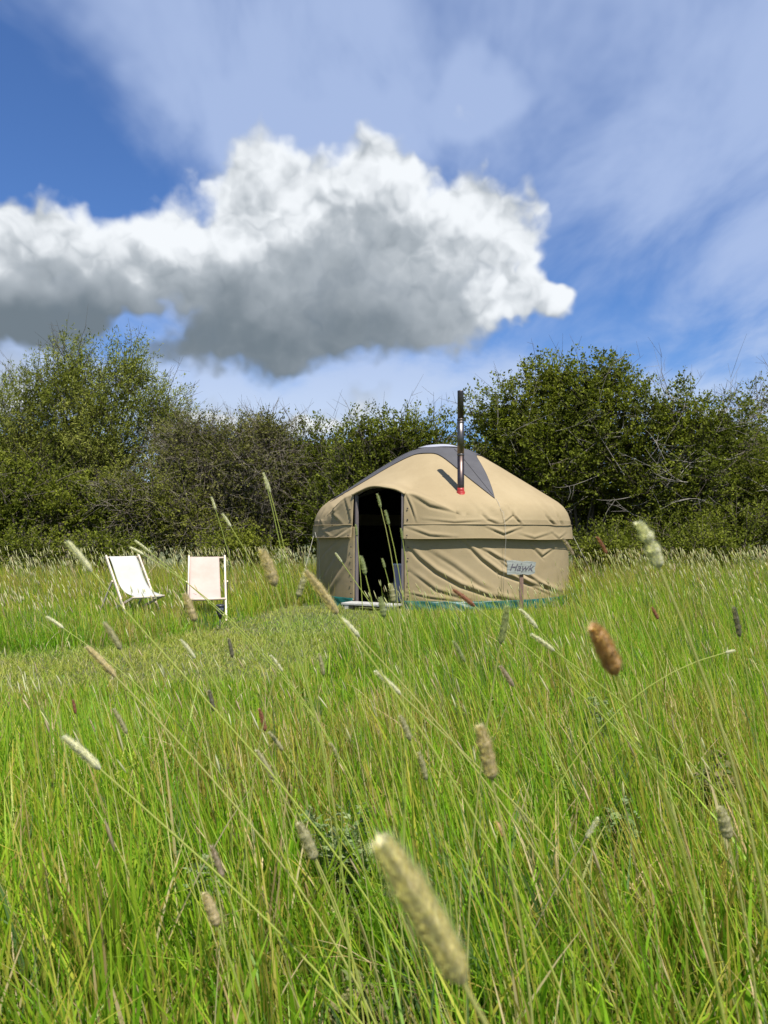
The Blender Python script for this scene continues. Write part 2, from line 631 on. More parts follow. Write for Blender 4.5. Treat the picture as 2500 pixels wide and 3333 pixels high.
# ------------------------------------------------------------------ yurt
PROF = np.array([(2.15, 1.20), (2.145, 1.30), (2.11, 1.42), (2.04, 1.53), (1.95, 1.61), (1.82, 1.695), (1.60, 1.835), (1.30, 2.025),
                 (1.0, 2.215), (.72, 2.385), (.50, 2.49), (.25, 2.565), (0, 2.59)])
DOOR0, DOOR1 = R(-42.0), R(-18.7)            # door jambs, angle from the front towards +X
DOORC = (DOOR0 + DOOR1) / 2


def cone_z(r):
    return np.interp(-np.asarray(r), -PROF[:, 0], PROF[:, 1])


def edge_h(t):
    """height of the roof's eave edge at angle t: raised over the door frame"""
    k = (t - DOORC) / ((DOOR1 - DOOR0) / 2)
    arch = 1.825 - .115 * min(abs(k), 1.0) ** 2.2
    if abs(k) <= 1:
        return arch
    d = (t - DOOR1) if t > DOOR1 else (DOOR0 - t)
    w = 1 - smooth(0, R(34) if t > DOOR1 else R(30), d)
    return 1.28 + (1.71 - 1.28) * float(w)


def roof_z(r, t):
    a = float(cone_z(r))
    E = edge_h(t)
    if E <= 1.29:
        return a
    b = E + .10 * (2.13 - r)
    k = .05
    h = max(k - abs(a - b), 0) / k
    return max(a, b) + h * h * k * .25 - (.035 * max(0, (r - 2.03) / .1) ** 2 if b > a else 0)


def pol(t, r, z):
    return Vector((r * math.sin(t), -r * math.cos(t), z))      # local to the yurt, front is -Y


# creases in the cloth, traced as pixel lines: (points, width px, depth m, sharp side)
CREASE_WALL = [
    ([(1322, 1768), (1365, 1815), (1420, 1860), (1500, 1905), (1600, 1940), (1690, 1955)], 16, .030),
    ([(1512, 1762), (1570, 1820), (1625, 1862), (1700, 1890), (1830, 1925)], 14, .030),
    ([(1560, 1780), (1640, 1822), (1700, 1860), (1770, 1905), (1835, 1940)], 11, .022),
    ([(1600, 1800), (1660, 1850), (1720, 1900), (1790, 1935)], 10, .018),
    ([(1340, 1860), (1420, 1920), (1520, 1950)], 14, .016),
    ([(1730, 1775), (1765, 1810), (1800, 1785)], 10, .016),
    ([(1400, 1790), (1480, 1840), (1560, 1900), (1640, 1945)], 18, .014),
    ([(1330, 1930), (1400, 1945), (1480, 1955)], 9, .012),
    ([(1110, 1785), (1070, 1850), (1045, 1900)], 14, .025),
    ([(1125, 1830), (1080, 1900), (1050, 1945)], 13, .022),
    ([(1100, 1760), (1060, 1800), (1040, 1830)], 10, .016),
]
CREASE_ROOF = [
    ([(1322, 1610), (1340, 1650), (1352, 1690)], 8, .020),
    ([(1335, 1605), (1400, 1645), (1470, 1662)], 14, .018),
    ([(1585, 1652), (1618, 1664), (1652, 1650)], 9, .020),
    ([(1655, 1652), (1680, 1685), (1695, 1702)], 8, .024),
    ([(1640, 1700), (1665, 1680), (1690, 1660)], 8, .014),
    ([(1760, 1650), (1790, 1690), (1812, 1712)], 9, .020),
    ([(1800, 1650), (1820, 1680), (1835, 1715)], 9, .018),
    ([(1540, 1640), (1590, 1690), (1640, 1712)], 12, .014),
    ([(1120, 1615), (1135, 1660), (1142, 1700)], 7, .024),
    ([(1105, 1640), (1080, 1670), (1112, 1705)], 9, .024),
    ([(1055, 1660), (1042, 1690), (1050, 1715)], 8, .020),
    ([(1070, 1640), (1090, 1668), (1085, 1700)], 9, .018),
    ([(1380, 1690), (1480, 1700), (1560, 1695)], 9, .008),
]
CREASE_FLAP = [
    ([(1330, 1718), (1400, 1742), (1480, 1748)], 10, .014), ([(1590, 1718), (1640, 1738), (1690, 1720)], 9, .022),
    ([(1700, 1740), (1740, 1752), (1790, 1736)], 9, .014), ([(1135, 1722), (1100, 1745), (1075, 1760)], 9, .016),
    ([(1050, 1730), (1070, 1745), (1060, 1760)], 8, .014), ([(1800, 1735), (1820, 1752), (1836, 1740)], 8, .012),
]


def crease_disp(P, lines):
    """P (N,3) world points -> outward displacement"""
    uv = pix(P)
    out = np.zeros(len(P))
    front = P[:, 1] < YC.y + .3
    for pts, w, dep in lines:
        best = np.full(len(P), 1e9)
        side = np.zeros(len(P))
        tt = np.zeros(len(P))
        n = len(pts) - 1
        for i in range(n):
            a, b = np.array(pts[i], float), np.array(pts[i + 1], float)
            d = b - a
            L = np.hypot(*d)
            t = np.clip(((uv - a) @ d) / L ** 2, 0, 1)
            q = uv - (a + t[:, None] * d)
            ds = np.hypot(q[:, 0], q[:, 1])
            s = (d[0] * q[:, 1] - d[1] * q[:, 0]) / L
            m = ds < best
            best[m] = ds[m]
            side[m] = s[m]
            tt[m] = (i + t[m]) / n
        fade = np.sin(np.clip(tt, .04, .96) * math.pi) ** .5
        x = side / w
        prof = np.exp(-((x + .42) / .55) ** 2) - .85 * np.exp(-((x - .38) / .34) ** 2)    # a ridge with a tuck on one side
        out += np.where((best < 3.2 * w) & front, prof * np.exp(-(np.maximum(best - np.abs(side), 0) / w) ** 2) * dep * .8 * fade, 0)
    return out


def build_yurt():
    t = thing('yurt', 'round tan canvas yurt with open arched doorway and grey star-shaped crown cover', 'yurt', tuple(YC))
    W = np.array(YC)

    def cloth(name, rows, lines, mat, wob=.006, seed=1, skip=None, closed=True, thick=.003):
        """rows: list of rows of local Vectors (same length); skip(i,j) leaves a face out"""
        P = np.array([[tuple(p) for p in row] for row in rows])
        ni, nj = P.shape[:2]
        rad = P.copy()
        rad[..., 2] = 0
        rl = np.linalg.norm(rad, axis=2, keepdims=True)
        out = rad / np.maximum(rl, 1e-4)
        gi = np.gradient(P, axis=0)
        gj = (np.roll(P, -1, 1) - np.roll(P, 1, 1))
        nrm = np.cross(gj, gi)
        ln = np.linalg.norm(nrm, axis=2, keepdims=True)
        nrm = np.where(ln > 1e-7, nrm / np.maximum(ln, 1e-9), np.array([0, 0, 1.]))
        sg = np.sign((nrm * (out + np.array([0, 0, .6]))).sum(2, keepdims=True))
        nrm = nrm * np.where(sg == 0, 1, sg)
        ang = np.arctan2(P[..., 0], -P[..., 1])
        dsp = wob * 2 * (fbm(ang * 4 + 20, P[..., 2] * 3.1 + rl[..., 0] * 2, seed) - .5)
        dsp = dsp + crease_disp((P + W).reshape(-1, 3), lines).reshape(ni, nj)
        P = P + nrm * dsp[..., None]
        idx = np.arange(ni * nj).reshape(ni, nj)
        Q = []
        for i in range(ni - 1):
            for j in range(nj if closed else nj - 1):
                if skip and skip(i, j):
                    continue
                j2 = (j + 1) % nj
                Q.append((idx[i, j], idx[i, j2], idx[i + 1, j2], idx[i + 1, j]))
        me = mesh_np(name, P.reshape(-1, 3), np.array(Q), mat=mat, smooth_shade=True)
        bm = bmesh.new()
        bm.from_mesh(me)
        bmesh.ops.delete(bm, geom=[v for v in bm.verts if not v.link_faces], context='VERTS')
        bmesh.ops.remove_doubles(bm, verts=bm.verts, dist=.0004)
        bmesh.ops.recalc_face_normals(bm, faces=bm.faces)
        bm.to_mesh(me)
        bm.free()
        o = link(name, me, t)
        s = o.modifiers.new('thickness', 'SOLIDIFY')
        s.thickness = thick
        s.offset = -1
        return o

    # angles: fine in front, coarser behind; jambs fall exactly on columns
    a_out = list(np.linspace(DOOR1, R(100), 400)) + list(np.linspace(R(100), R(218), 70))[1:] + list(np.linspace(R(218), R(318), 130))[1:]
    a_in = list(np.linspace(DOOR0, DOOR1, 40))
    angs = a_in[:-1] + a_out[:-1]
    nin = len(a_in) - 1
    isdoor = [j < nin for j in range(len(angs))]
    ne = [(a if a <= math.pi else a - 2 * math.pi) for a in angs]

    # roof: upright strip from the seam to the eave edge, then up to the crown
    nv, nr = 28, 90
    rows = []
    for i in range(nv):
        k = i / nv
        row = []
        for a in ne:
            E = roof_z(2.125, a)
            E = max(E, 1.36)
            r = 2.15 if i == 0 else 2.15 - .025 * k * k
            z = 1.20 + (E - 1.20) * k
            if E < 1.4:
                r = float(np.interp(z, PROF[:4, 1], PROF[:4, 0]))
            row.append(pol(a, r, z))
        rows.append(row)
    for i in range(nr + 1):
        r = 2.125 * (1 - i / nr)
        row = []
        for a in ne:
            z = roof_z(r, a) if i else max(roof_z(2.125, a), 1.36)
            row.append(pol(a, max(r, .0006), z))
        rows.append(row)
    cloth('roof_cover', rows, CREASE_ROOF, M['canvas'], .006, 5, skip=lambda i, j: i < nv and isdoor[j])

    # wall cloth and hanging flap, from jamb to jamb
    aw = [a if a <= math.pi else a - 2 * math.pi for a in a_out]
    rows = [[pol(a, 2.115 - .008 * k, .10 + 1.10 * k) for a in aw] for k in np.linspace(0, 1, 110)]
    cloth('wall_cover', rows, CREASE_WALL, M['canvas'], .005, 9, closed=False)
    rows = []
    for k in np.linspace(0, 1, 16):
        row = []
        for a in aw:
            low = 1.015 - .02 * math.sin(a - .5) + .008 * math.sin(7 * a)
            z = low + (1.235 - low) * k
            row.append(pol(a, 2.178 - .02 * k + .004 * math.sin(9 * a + 2), z))
        rows.append(row)
    cloth('valance', rows, CREASE_FLAP, M['canvas'], .008, 13, closed=False)
    b = MB()
    b.tube([pol(a, 2.166, 1.232) for a in aw[::3]], .0065, 6)
    b.build('seam_piping', M['canvas'], t)
    b = MB()
    b.tube([pol(a, 2.181, 1.020 - .02 * math.sin(a - .5) + .008 * math.sin(7 * a)) for a in aw[::3]], .005, 6)
    b.build('valance_hem', M['canvas'], t)
    b = MB()
    b.tube([pol(a, 2.122, .108) for a in aw[::3]], .008, 6)
    b.build('wall_hem', M['canvas'], t)
    # rolled edge round the door arch
    b = MB()
    pts = [pol(a, 2.135 + .006 * math.sin(40 * a), roof_z(2.125, a) - .004 + .006 * math.sin(33 * a + 1)) for a in np.linspace(DOOR0 - .01, DOOR1 + .01, 40)]
    b.tube(pts, .014, 8)
    b.build('arch_hem', M['canvas'], t)

    # green tarpaulin skirt
    rows = []
    for k in np.linspace(0, 1, 8):
        rows.append([pol(a, 2.175 - .035 * k + .018 * (1 - k) * math.sin(17 * a) * math.sin(5.3 * a + 1) + .006 * math.sin(41 * a + 9 * k), .155 * k - .02) for a in aw])
    cloth('groundsheet_skirt', rows, [], M['tarp'], .016, 21, closed=False)

    # studs down both door edges
    me = None
    for ja, da in ((DOOR1, .028), (DOOR0, -.026)):
        for z in (.20, .38, .56, .74, .90, 1.07, 1.30, 1.46):
            a = ja + da
            r = 2.19 if 1.0 < z < 1.24 else (2.128 if z < 1.2 else 2.152)
            if me is None:
                b = MB()
                b.lathe([(.012, 0), (.012, .004), (.007, .009)], n=10)
                o = b.build('snap_stud', M['stud'], t)
                me = o.data
            else:
                o = link('snap_stud', me, t)
            o.location = pol(a, r, z)
            o.rotation_euler = pol(a, 1, 0).to_track_quat('Z', 'Y').to_euler()

    # star-shaped crown cover, four long points
    tip0 = R(19.5)

    def star_r(a):
        ph = abs(((a - tip0 + math.pi / 4) % (math.pi / 2)) - math.pi / 4) / (math.pi / 4)
        return .70 + (1.96 - .70) * (1 - ph) ** 3.3
    sa = [2 * math.pi * k / 240 + tip0 for k in range(240)]
    rows = []
    for k in np.linspace(0, 1, 34):
        row = []
        for a in sa:
            r = max(star_r(a) * (1 - k), .0006)
            aa = (a + math.pi) % (2 * math.pi) - math.pi
            row.append(pol(a, r, roof_z(r, aa) + .016))
        rows.append(row)
    cap = cloth('crown_cover', rows, [], M['cap'], .006, 31, thick=.004)
    rows = [[pol(a, max(.42 * (1 - k) * (1 + .05 * math.cos(4 * (a - tip0))), .0006), float(cone_z(.42 * (1 - k))) + .026 + .012 * k) for a in sa[::3]] for k in np.linspace(0, 1, 9)]
    P = MB()
    P.grid(rows, closed=True)
    P.build('crown_sheen', M['cap_top'], cap)  # pale disc painting the sky's reflection on the crown
    for k in range(4):
        a = tip0 + k * math.pi / 2
        aa = (a + math.pi) % (2 * math.pi) - math.pi
        b = MB()
        b.tube([pol(a, r, roof_z(r, aa) + .021) for r in np.linspace(.55, 1.90, 22)], .0035, 5)
        b.build('cap_seam', M['cap'], cap)
    # cord from the cap point down to the eave
    b = MB()
    a = tip0 + .01
    pts = [pol(a, r, roof_z(r, a) + .01) for r in np.linspace(1.95, 2.1, 8)] + [pol(a + .005, 2.165, 1.40), pol(a + .01, 2.185, 1.22), pol(a + .012, 2.20, 1.0), pol(a + .005, 2.17, .6), pol(a, 2.16, .2)]
    b.tube(pts, .0024, 5)
    b.build('tie_cord', M['rope'], t)

    # door frame, floor, near-black inner sheets that stand in for interior shade
    def jamb(a, rr, w, d, z0, z1, name, mat, par):
        mb = MB()
        rot = Matrix.Rotation(a, 3, 'Z')
        mb.box(pol(a, rr, (z0 + z1) / 2), (w, d, z1 - z0), rot, .005)
        return mb.build(name, mat, par)
    fr = jamb(DOOR0 + .010, 2.085, .034, .05, .05, 1.70, 'door_frame', M['door_wood'], t)
    jamb(DOOR1 - .012, 2.085, .03, .085, .05, 1.70, 'door_post', M['door_wood'], fr)
    b = MB()
    b.tube([pol(a, 2.07, edge_h(a) - .035) for a in np.linspace(DOOR0 + .02, DOOR1 - .02, 18)], .022, 6)
    b.build('arch_rib', M['door_wood'], fr)
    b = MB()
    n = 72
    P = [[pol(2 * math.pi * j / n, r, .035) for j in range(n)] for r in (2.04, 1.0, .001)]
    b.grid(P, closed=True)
    b.build('floor', M['inner_shade'], t)
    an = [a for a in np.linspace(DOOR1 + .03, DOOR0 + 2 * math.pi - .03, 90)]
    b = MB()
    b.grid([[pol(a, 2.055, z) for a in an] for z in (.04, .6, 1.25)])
    b.build('wall_inner_shade', M['inner_shade'], t)
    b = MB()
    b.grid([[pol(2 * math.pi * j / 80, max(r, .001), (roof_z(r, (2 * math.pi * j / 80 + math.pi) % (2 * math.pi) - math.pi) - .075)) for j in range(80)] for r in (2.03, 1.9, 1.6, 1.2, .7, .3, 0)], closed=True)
    b.build('roof_inner_shade', M['inner_shade'], t)
    return t


yurt = build_yurt()


def build_door_step():
    t = thing('door_step', 'low weathered grey timber step below the yurt doorway', 'step', tuple(YC))
    a = DOORC
    rot = Matrix.Rotation(a, 3, 'Z')
    for i in range(3):
        b = MB()
        b.box(pol(a, 2.185 + i * .098, .083 - .002 * i), (.86, .09, .028), rot, .004)
        b.build('plank', M['grey_wood'], t)
    for s in (-.34, .34):
        b = MB()
        b.box(pol(a, 2.28, .034) + rot @ Vector((s, 0, 0)), (.07, .28, .066), rot, .004)
        b.build('bearer', M['grey_wood'], t)


build_door_step()


def build_flue():
    base = at(1500, 1606, 11.33)
    z0 = base.z - .05
    t = thing('stove_flue', 'tall steel stove flue rising from the yurt roof through a red boot', 'flue pipe', (base.x, base.y, z0))
    b = MB()
    b.lathe([(.050, -.25), (.050, .62)], n=28)
    b.build('lower_pipe', M['steel_brown'], t)
    b = MB()
    b.lathe([(.0505, .62), (.0505, 1.15)], n=28)
    b.build('middle_pipe', M['steel'], t)
    zt = at(1500, 1272, 11.33).z - z0
    b = MB()
    b.lathe([(.0455, 1.15), (.0455, zt - .012), (.046, zt), (.040, zt), (.040, zt - .06)], n=28)
    b.build('top_pipe', M['steel_dark'], t)
    for z, r in ((.62, .0535), (1.10, .053), (1.14, .055)):
        b = MB()
        b.lathe([(r - .003, z - .014), (r, z - .010), (r, z + .010), (r - .003, z + .014)], n=28)
        b.build('joint_band', M['steel'], t)
    b = MB()
    b.lathe([(.098, .0), (.100, .012), (.092, .022), (.085, .03), (.088, .045), (.080, .055), (.074, .062), (.076, .078), (.068, .088), (.062, .098), (.063, .112), (.055, .124), (.0535, .150)], n=28)
    o = b.build('flashing_boot', M['red'], t)
    o.rotation_euler = (R(9), R(-2), 0)
    o.scale = (.86, .86, .9)


build_flue()


def build_cabinet():
    c = at(1310, 1990, 11.75)
    t = thing('low_cabinet', 'low lavender panel with a pale top edge just inside the yurt doorway', 'cabinet', (c.x + .02, 11.75, .036))
    b = MB()
    b.box((0, 0, .31), (.30, .32, .55), None, .006)
    b.build('body', M['lavender'], t)
    b = MB()
    b.box((-.005, -.005, .595), (.33, .36, .018), None, .004)
    b.build('top', M['white'], t)
    for s in (-.11, .11):
        for q in (-.12, .12):
            b = MB()
            b.box((s, q, .019), (.04, .04, .036))
            b.build('foot', M['lavender'], t)


build_cabinet()


def rope_thing(label, pts, peg, r=.003):
    p0 = Vector(peg)
    t = thing('guy_rope', label, 'rope', (p0.x, p0.y, 0))
    b = MB()
    b.tube([Vector(p) - Vector((p0.x, p0.y, 0)) for p in pts], r, 6)
    b.build('cord', M['rope'], t)
    b = MB()
    b.tube([(0.02, 0, -.08), (0, 0, .05), (-.012, 0, .065), (-.028, 0, .055)], .005, 6)
    b.build('peg', M['stud'], t)
    return t


ra = R(-74)
e0 = YC + pol(ra, 2.20, 1.06)
p0 = at(968, 2010, 12.2)
rope_thing('thin pale guy rope staked out left of the yurt', [e0, e0.lerp(Vector((p0.x, 12.2, .05)), .5), (p0.x, 12.2, .05)], (p0.x, 12.2, 0))
e1 = YC + pol(R(-71), 2.20, 1.10)
tz = thing('loose_cord', 'slack pale cord hanging in a loop against the left wall of the yurt', 'cord', tuple(e1))
b = MB()
lp = [(0, 0, .02), (.02, -.03, -.05), (.05, -.05, -.09), (.075, -.06, -.16), (.072, -.06, -.40), (.085, -.065, -.70), (.105, -.08, -.98), (.16, -.15, -.80), (.24, -.22, -.62), (.27, -.25, -.50), (.29, -.27, -.36)]
b.tube(lp, .0035, 6)
b.build('cord', M['rope'], tz)
b = MB()
b.tube([Vector(lp[2]) + Vector((0, 0, .015)), Vector(lp[2]) - Vector((0, 0, .015))], .011, 8)
b.build('knot', M['rope'], tz)
e2 = YC + pol(R(82), 2.20, 1.05)
rope_thing('thin guy rope pegged behind the right side of the yurt', [e2, e2 + Vector((.30, .10, -.55)), (e2.x + .58, e2.y + .2, .05)], (e2.x + .58, e2.y + .2, 0))
# a crumpled pale sheet corner by the right foot of the wall
cs = at(1850, 1962, 12.6)
tz = thing('plastic_sheet', 'crumpled scrap of white plastic by the right foot of the yurt', 'plastic sheet', (cs.x, 12.6, float(gz(cs.x, 12.6))))
b = MB()
rr = random.Random(4)
b.grid([[(-.12 + .06 * i + rr.uniform(-.02, .02), -.06 + .035 * j, .02 + .13 * rr.random() * (1 if 0 < i < 4 else .5)) for j in range(5)] for i in range(6)])
o = b.build('sheet', M['white'], tz)
o.modifiers.new('t', 'SOLIDIFY').thickness = .003


# ------------------------------------------------------------------ name sign
def build_sign():
    Y = 10.25
    g = at(1698, 2000, Y)
    t = thing('name_sign', 'small weathered grey wooden name sign on a brown post before the yurt', 'sign', (g.x, Y, 0))
    zc = at(1698, 1847, Y).z
    b = MB()
    b.bar((0, .03, -.15), (.004, .02, zc + .04), .052, .026, ref=(0, 1, 0))
    b.build('post', M['post_wood'], t)
    # board with split, uneven ends
    top = [(-.200, .086), (-.12, .094), (-.04, .088), (.02, .078), (.07, .088), (.15, .082), (.192, .074)]
    bot = [(-.188, -.098), (-.12, -.092), (-.03, -.096), (.03, -.086), (.09, -.098), (.15, -.086), (.178, -.070)]
    b = MB()
    bm = b.bm
    pr = top + [(.186, .03), (.172, -.01), (.182, -.045)] + bot[::-1] + [(-.193, -.03), (-.186, .02)]
    fv = [bm.verts.new((x, -.012, z)) for x, z in pr]
    bv = [bm.verts.new((x, .012, z)) for x, z in pr]
    bm.faces.new(fv)
    bm.faces.new(bv[::-1])
    n = len(pr)
    for i in range(n):
        bm.faces.new((fv[i], bv[i], bv[(i + 1) % n], fv[(i + 1) % n]))
    bd = b.build('board', M['sign_wood'], t)
    bd.location = (-.0, 0, zc)
    bd.rotation_euler = (0, R(1.2), 0)
    cu = bpy.data.curves.new('lettering', 'FONT')
    cu.body = 'Hawk'
    cu.size = .125
    cu.shear = .38
    cu.align_x = 'CENTER'
    cu.extrude = .0012
    cu.offset = .001
    tmp = bpy.data.objects.new('tmp_text', cu)
    COL.objects.link(tmp)
    dg = bpy.context.evaluated_depsgraph_get()
    me = bpy.data.meshes.new_from_object(tmp.evaluated_get(dg))
    bpy.data.objects.remove(tmp)
    me.materials.clear()
    me.materials.append(M['ink'])
    lt = link('lettering', me, bd)
    lt.location = (-.01, -.0135, -.045)
    lt.rotation_euler = (R(90), 0, 0)
    lt.scale = (1.05, 1.1, 1)
    for x, z in ((.0, .05), (.004, -.055)):
        b = MB()
        b.lathe([(.006, 0), (.006, .003), (.003, .005)], n=8)
        o = b.build('nail', M['stud'], bd)
        o.location = (x, -.012, z)
        o.rotation_euler = (R(90), 0, 0)


build_sign()


# ------------------------------------------------------------------ deck chairs
def build_deck_chair(label, loc, rz, sling_mat, shift, sag, width=.50):
    """local axes: x across, -y towards the front, z up"""
    t = thing('deck_chair', label, 'deck chair', loc, rz, 'deck chairs on the grass')
    w = width / 2
    top, bot = Vector((0, .36, .90)), Vector((0, -.34, .015))
    sf, sb = Vector((0, -.44, .335)), Vector((0, .52, .02))
    up, lo = top.lerp(bot, .40), Vector((0, .47, .06))
    for s in (-1, 1):
        b = MB()
        b.bar(top + Vector((s * w, 0, 0)), bot + Vector((s * w, 0, 0)), .036, .026, ref=(1, 0, 0))
        b.build('back_rail', M['chair_wood'], t)
        b = MB()
        b.bar(sf + Vector((s * (w - .036), 0, 0)), sb + Vector((s * (w - .036), 0, 0)), .034, .024, ref=(1, 0, 0))
        b.build('seat_rail', M['chair_wood'], t)
        b = MB()
        b.bar(up + Vector((s * (w + .03), 0, 0)), lo + Vector((s * (w + .03), 0, 0)), .030, .020, ref=(1, 0, 0))
        b.build('support_strut', M['chair_wood'], t)
    b = MB()
    b.tube([top + Vector((-w - .01, .005, -.03)), top + Vector((w + .01, .005, -.03))], .015, 10)
    b.build('top_bar', M['chair_wood'], t)
    b = MB()
    b.tube([sf + Vector((-w + .01, 0, 0)), sf + Vector((w - .01, 0, 0))], .015, 10)
    b.build('front_bar', M['chair_wood'], t)
    b = MB()
    b.tube([bot + Vector((-w, .06, .08)), bot + Vector((w, .06, .08))], .011, 8)
    b.build('lower_bar', M['chair_wood'], t)
    b = MB()
    b.tube([lo + Vector((-w - .04, 0, 0)), lo + Vector((w + .04, 0, 0))], .011, 8)
    b.build('rear_bar', M['chair_wood'], t)
    # sling: wraps the top bar, hangs to the front bar
    A, C = top + Vector((0, -.012, -.015)), sf + Vector((0, -.002, .018))
    prof = [top + Vector((0, .022, -.06)), top + Vector((0, .024, -.03)), top + Vector((0, .008, -.010)), A]
    for k in np.linspace(.06, .97, 22):
        p = A.lerp(C, k)
        sg = sag * (math.sin(math.pi * k ** 1.35)) ** 1.1
        prof.append(p + Vector((0, sg * .62, -sg * .80)))
    prof += [C, sf + Vector((0, -.019, 0)), sf + Vector((0, -.004, -.018)), sf + Vector((0, .05, -.02))]
    hw = w - .045
    rows = []
    for i, p in enumerate(prof):
        rows.append([p + Vector((x * hw + shift, 0, 0)) + Vector((0, .5, -.85)) * .02 * (1 - x * x) * math.sin(math.pi * i / len(prof)) for x in np.linspace(-1, 1, 11)])
    b = MB()
    b.grid(rows)
    o = b.build('sling', sling_mat, t)
    s = o.modifiers.new('thickness', 'SOLIDIFY')
    s.thickness = .003
    return t


cR = at(668, 2000, 9.75)
ch = build_deck_chair('pale pink deck chair facing the camera, nearer to the yurt', (cR.x, 9.85, float(gz(cR.x, 9.85))), R(14), M['sling_p'], -.035, .07, .51)
ch.scale = (.9, .9, .9)
cL = at(425, 2000, 10.0)
ch = build_deck_chair('white deck chair turned to the right, farther from the yurt', (cL.x + .02, 10.05, float(gz(cL.x, 10.05))), R(45), M['sling_w'], .0, .14, .51)
ch.scale = (.9, .9, .9)


def build_lamp():
    g = at(716, 2055, 8.75)
    t = thing('stake_light', 'small dark garden light on a thin stake beside the pink deck chair', 'garden light', (g.x, 8.75, float(gz(g.x, 8.75))))
    b = MB()
    b.tube([(0, 0, -.1), (0, 0, .16)], [.003, .0075], 8)
    b.build('stake', M['lamp'], t)
    b = MB()
    b.lathe([(.006, .13), (.018, .155), (.030, .185), (.036, .20)], n=16)
    b.build('cup', M['lamp'], t)
    b = MB()
    b.lathe([(.034, .20), (.042, .235), (.046, .275)], n=16)
    b.build('lens', M['lamp_glass'], t)
    for k in range(6):
        a = k * math.pi / 3
        b = MB()
        b.tube([(math.cos(a) * .036, math.sin(a) * .036, .2), (math.cos(a) * .049, math.sin(a) * .049, .28)], .003, 5)
        b.build('rib', M['lamp'], t)
    b = MB()
    b.lathe([(.050, .275), (.055, .281), (.054, .292), (.030, .302), (.012, .305)], n=16)
    b.build('cap', M['lamp'], t)


build_lamp()
#@@VEG

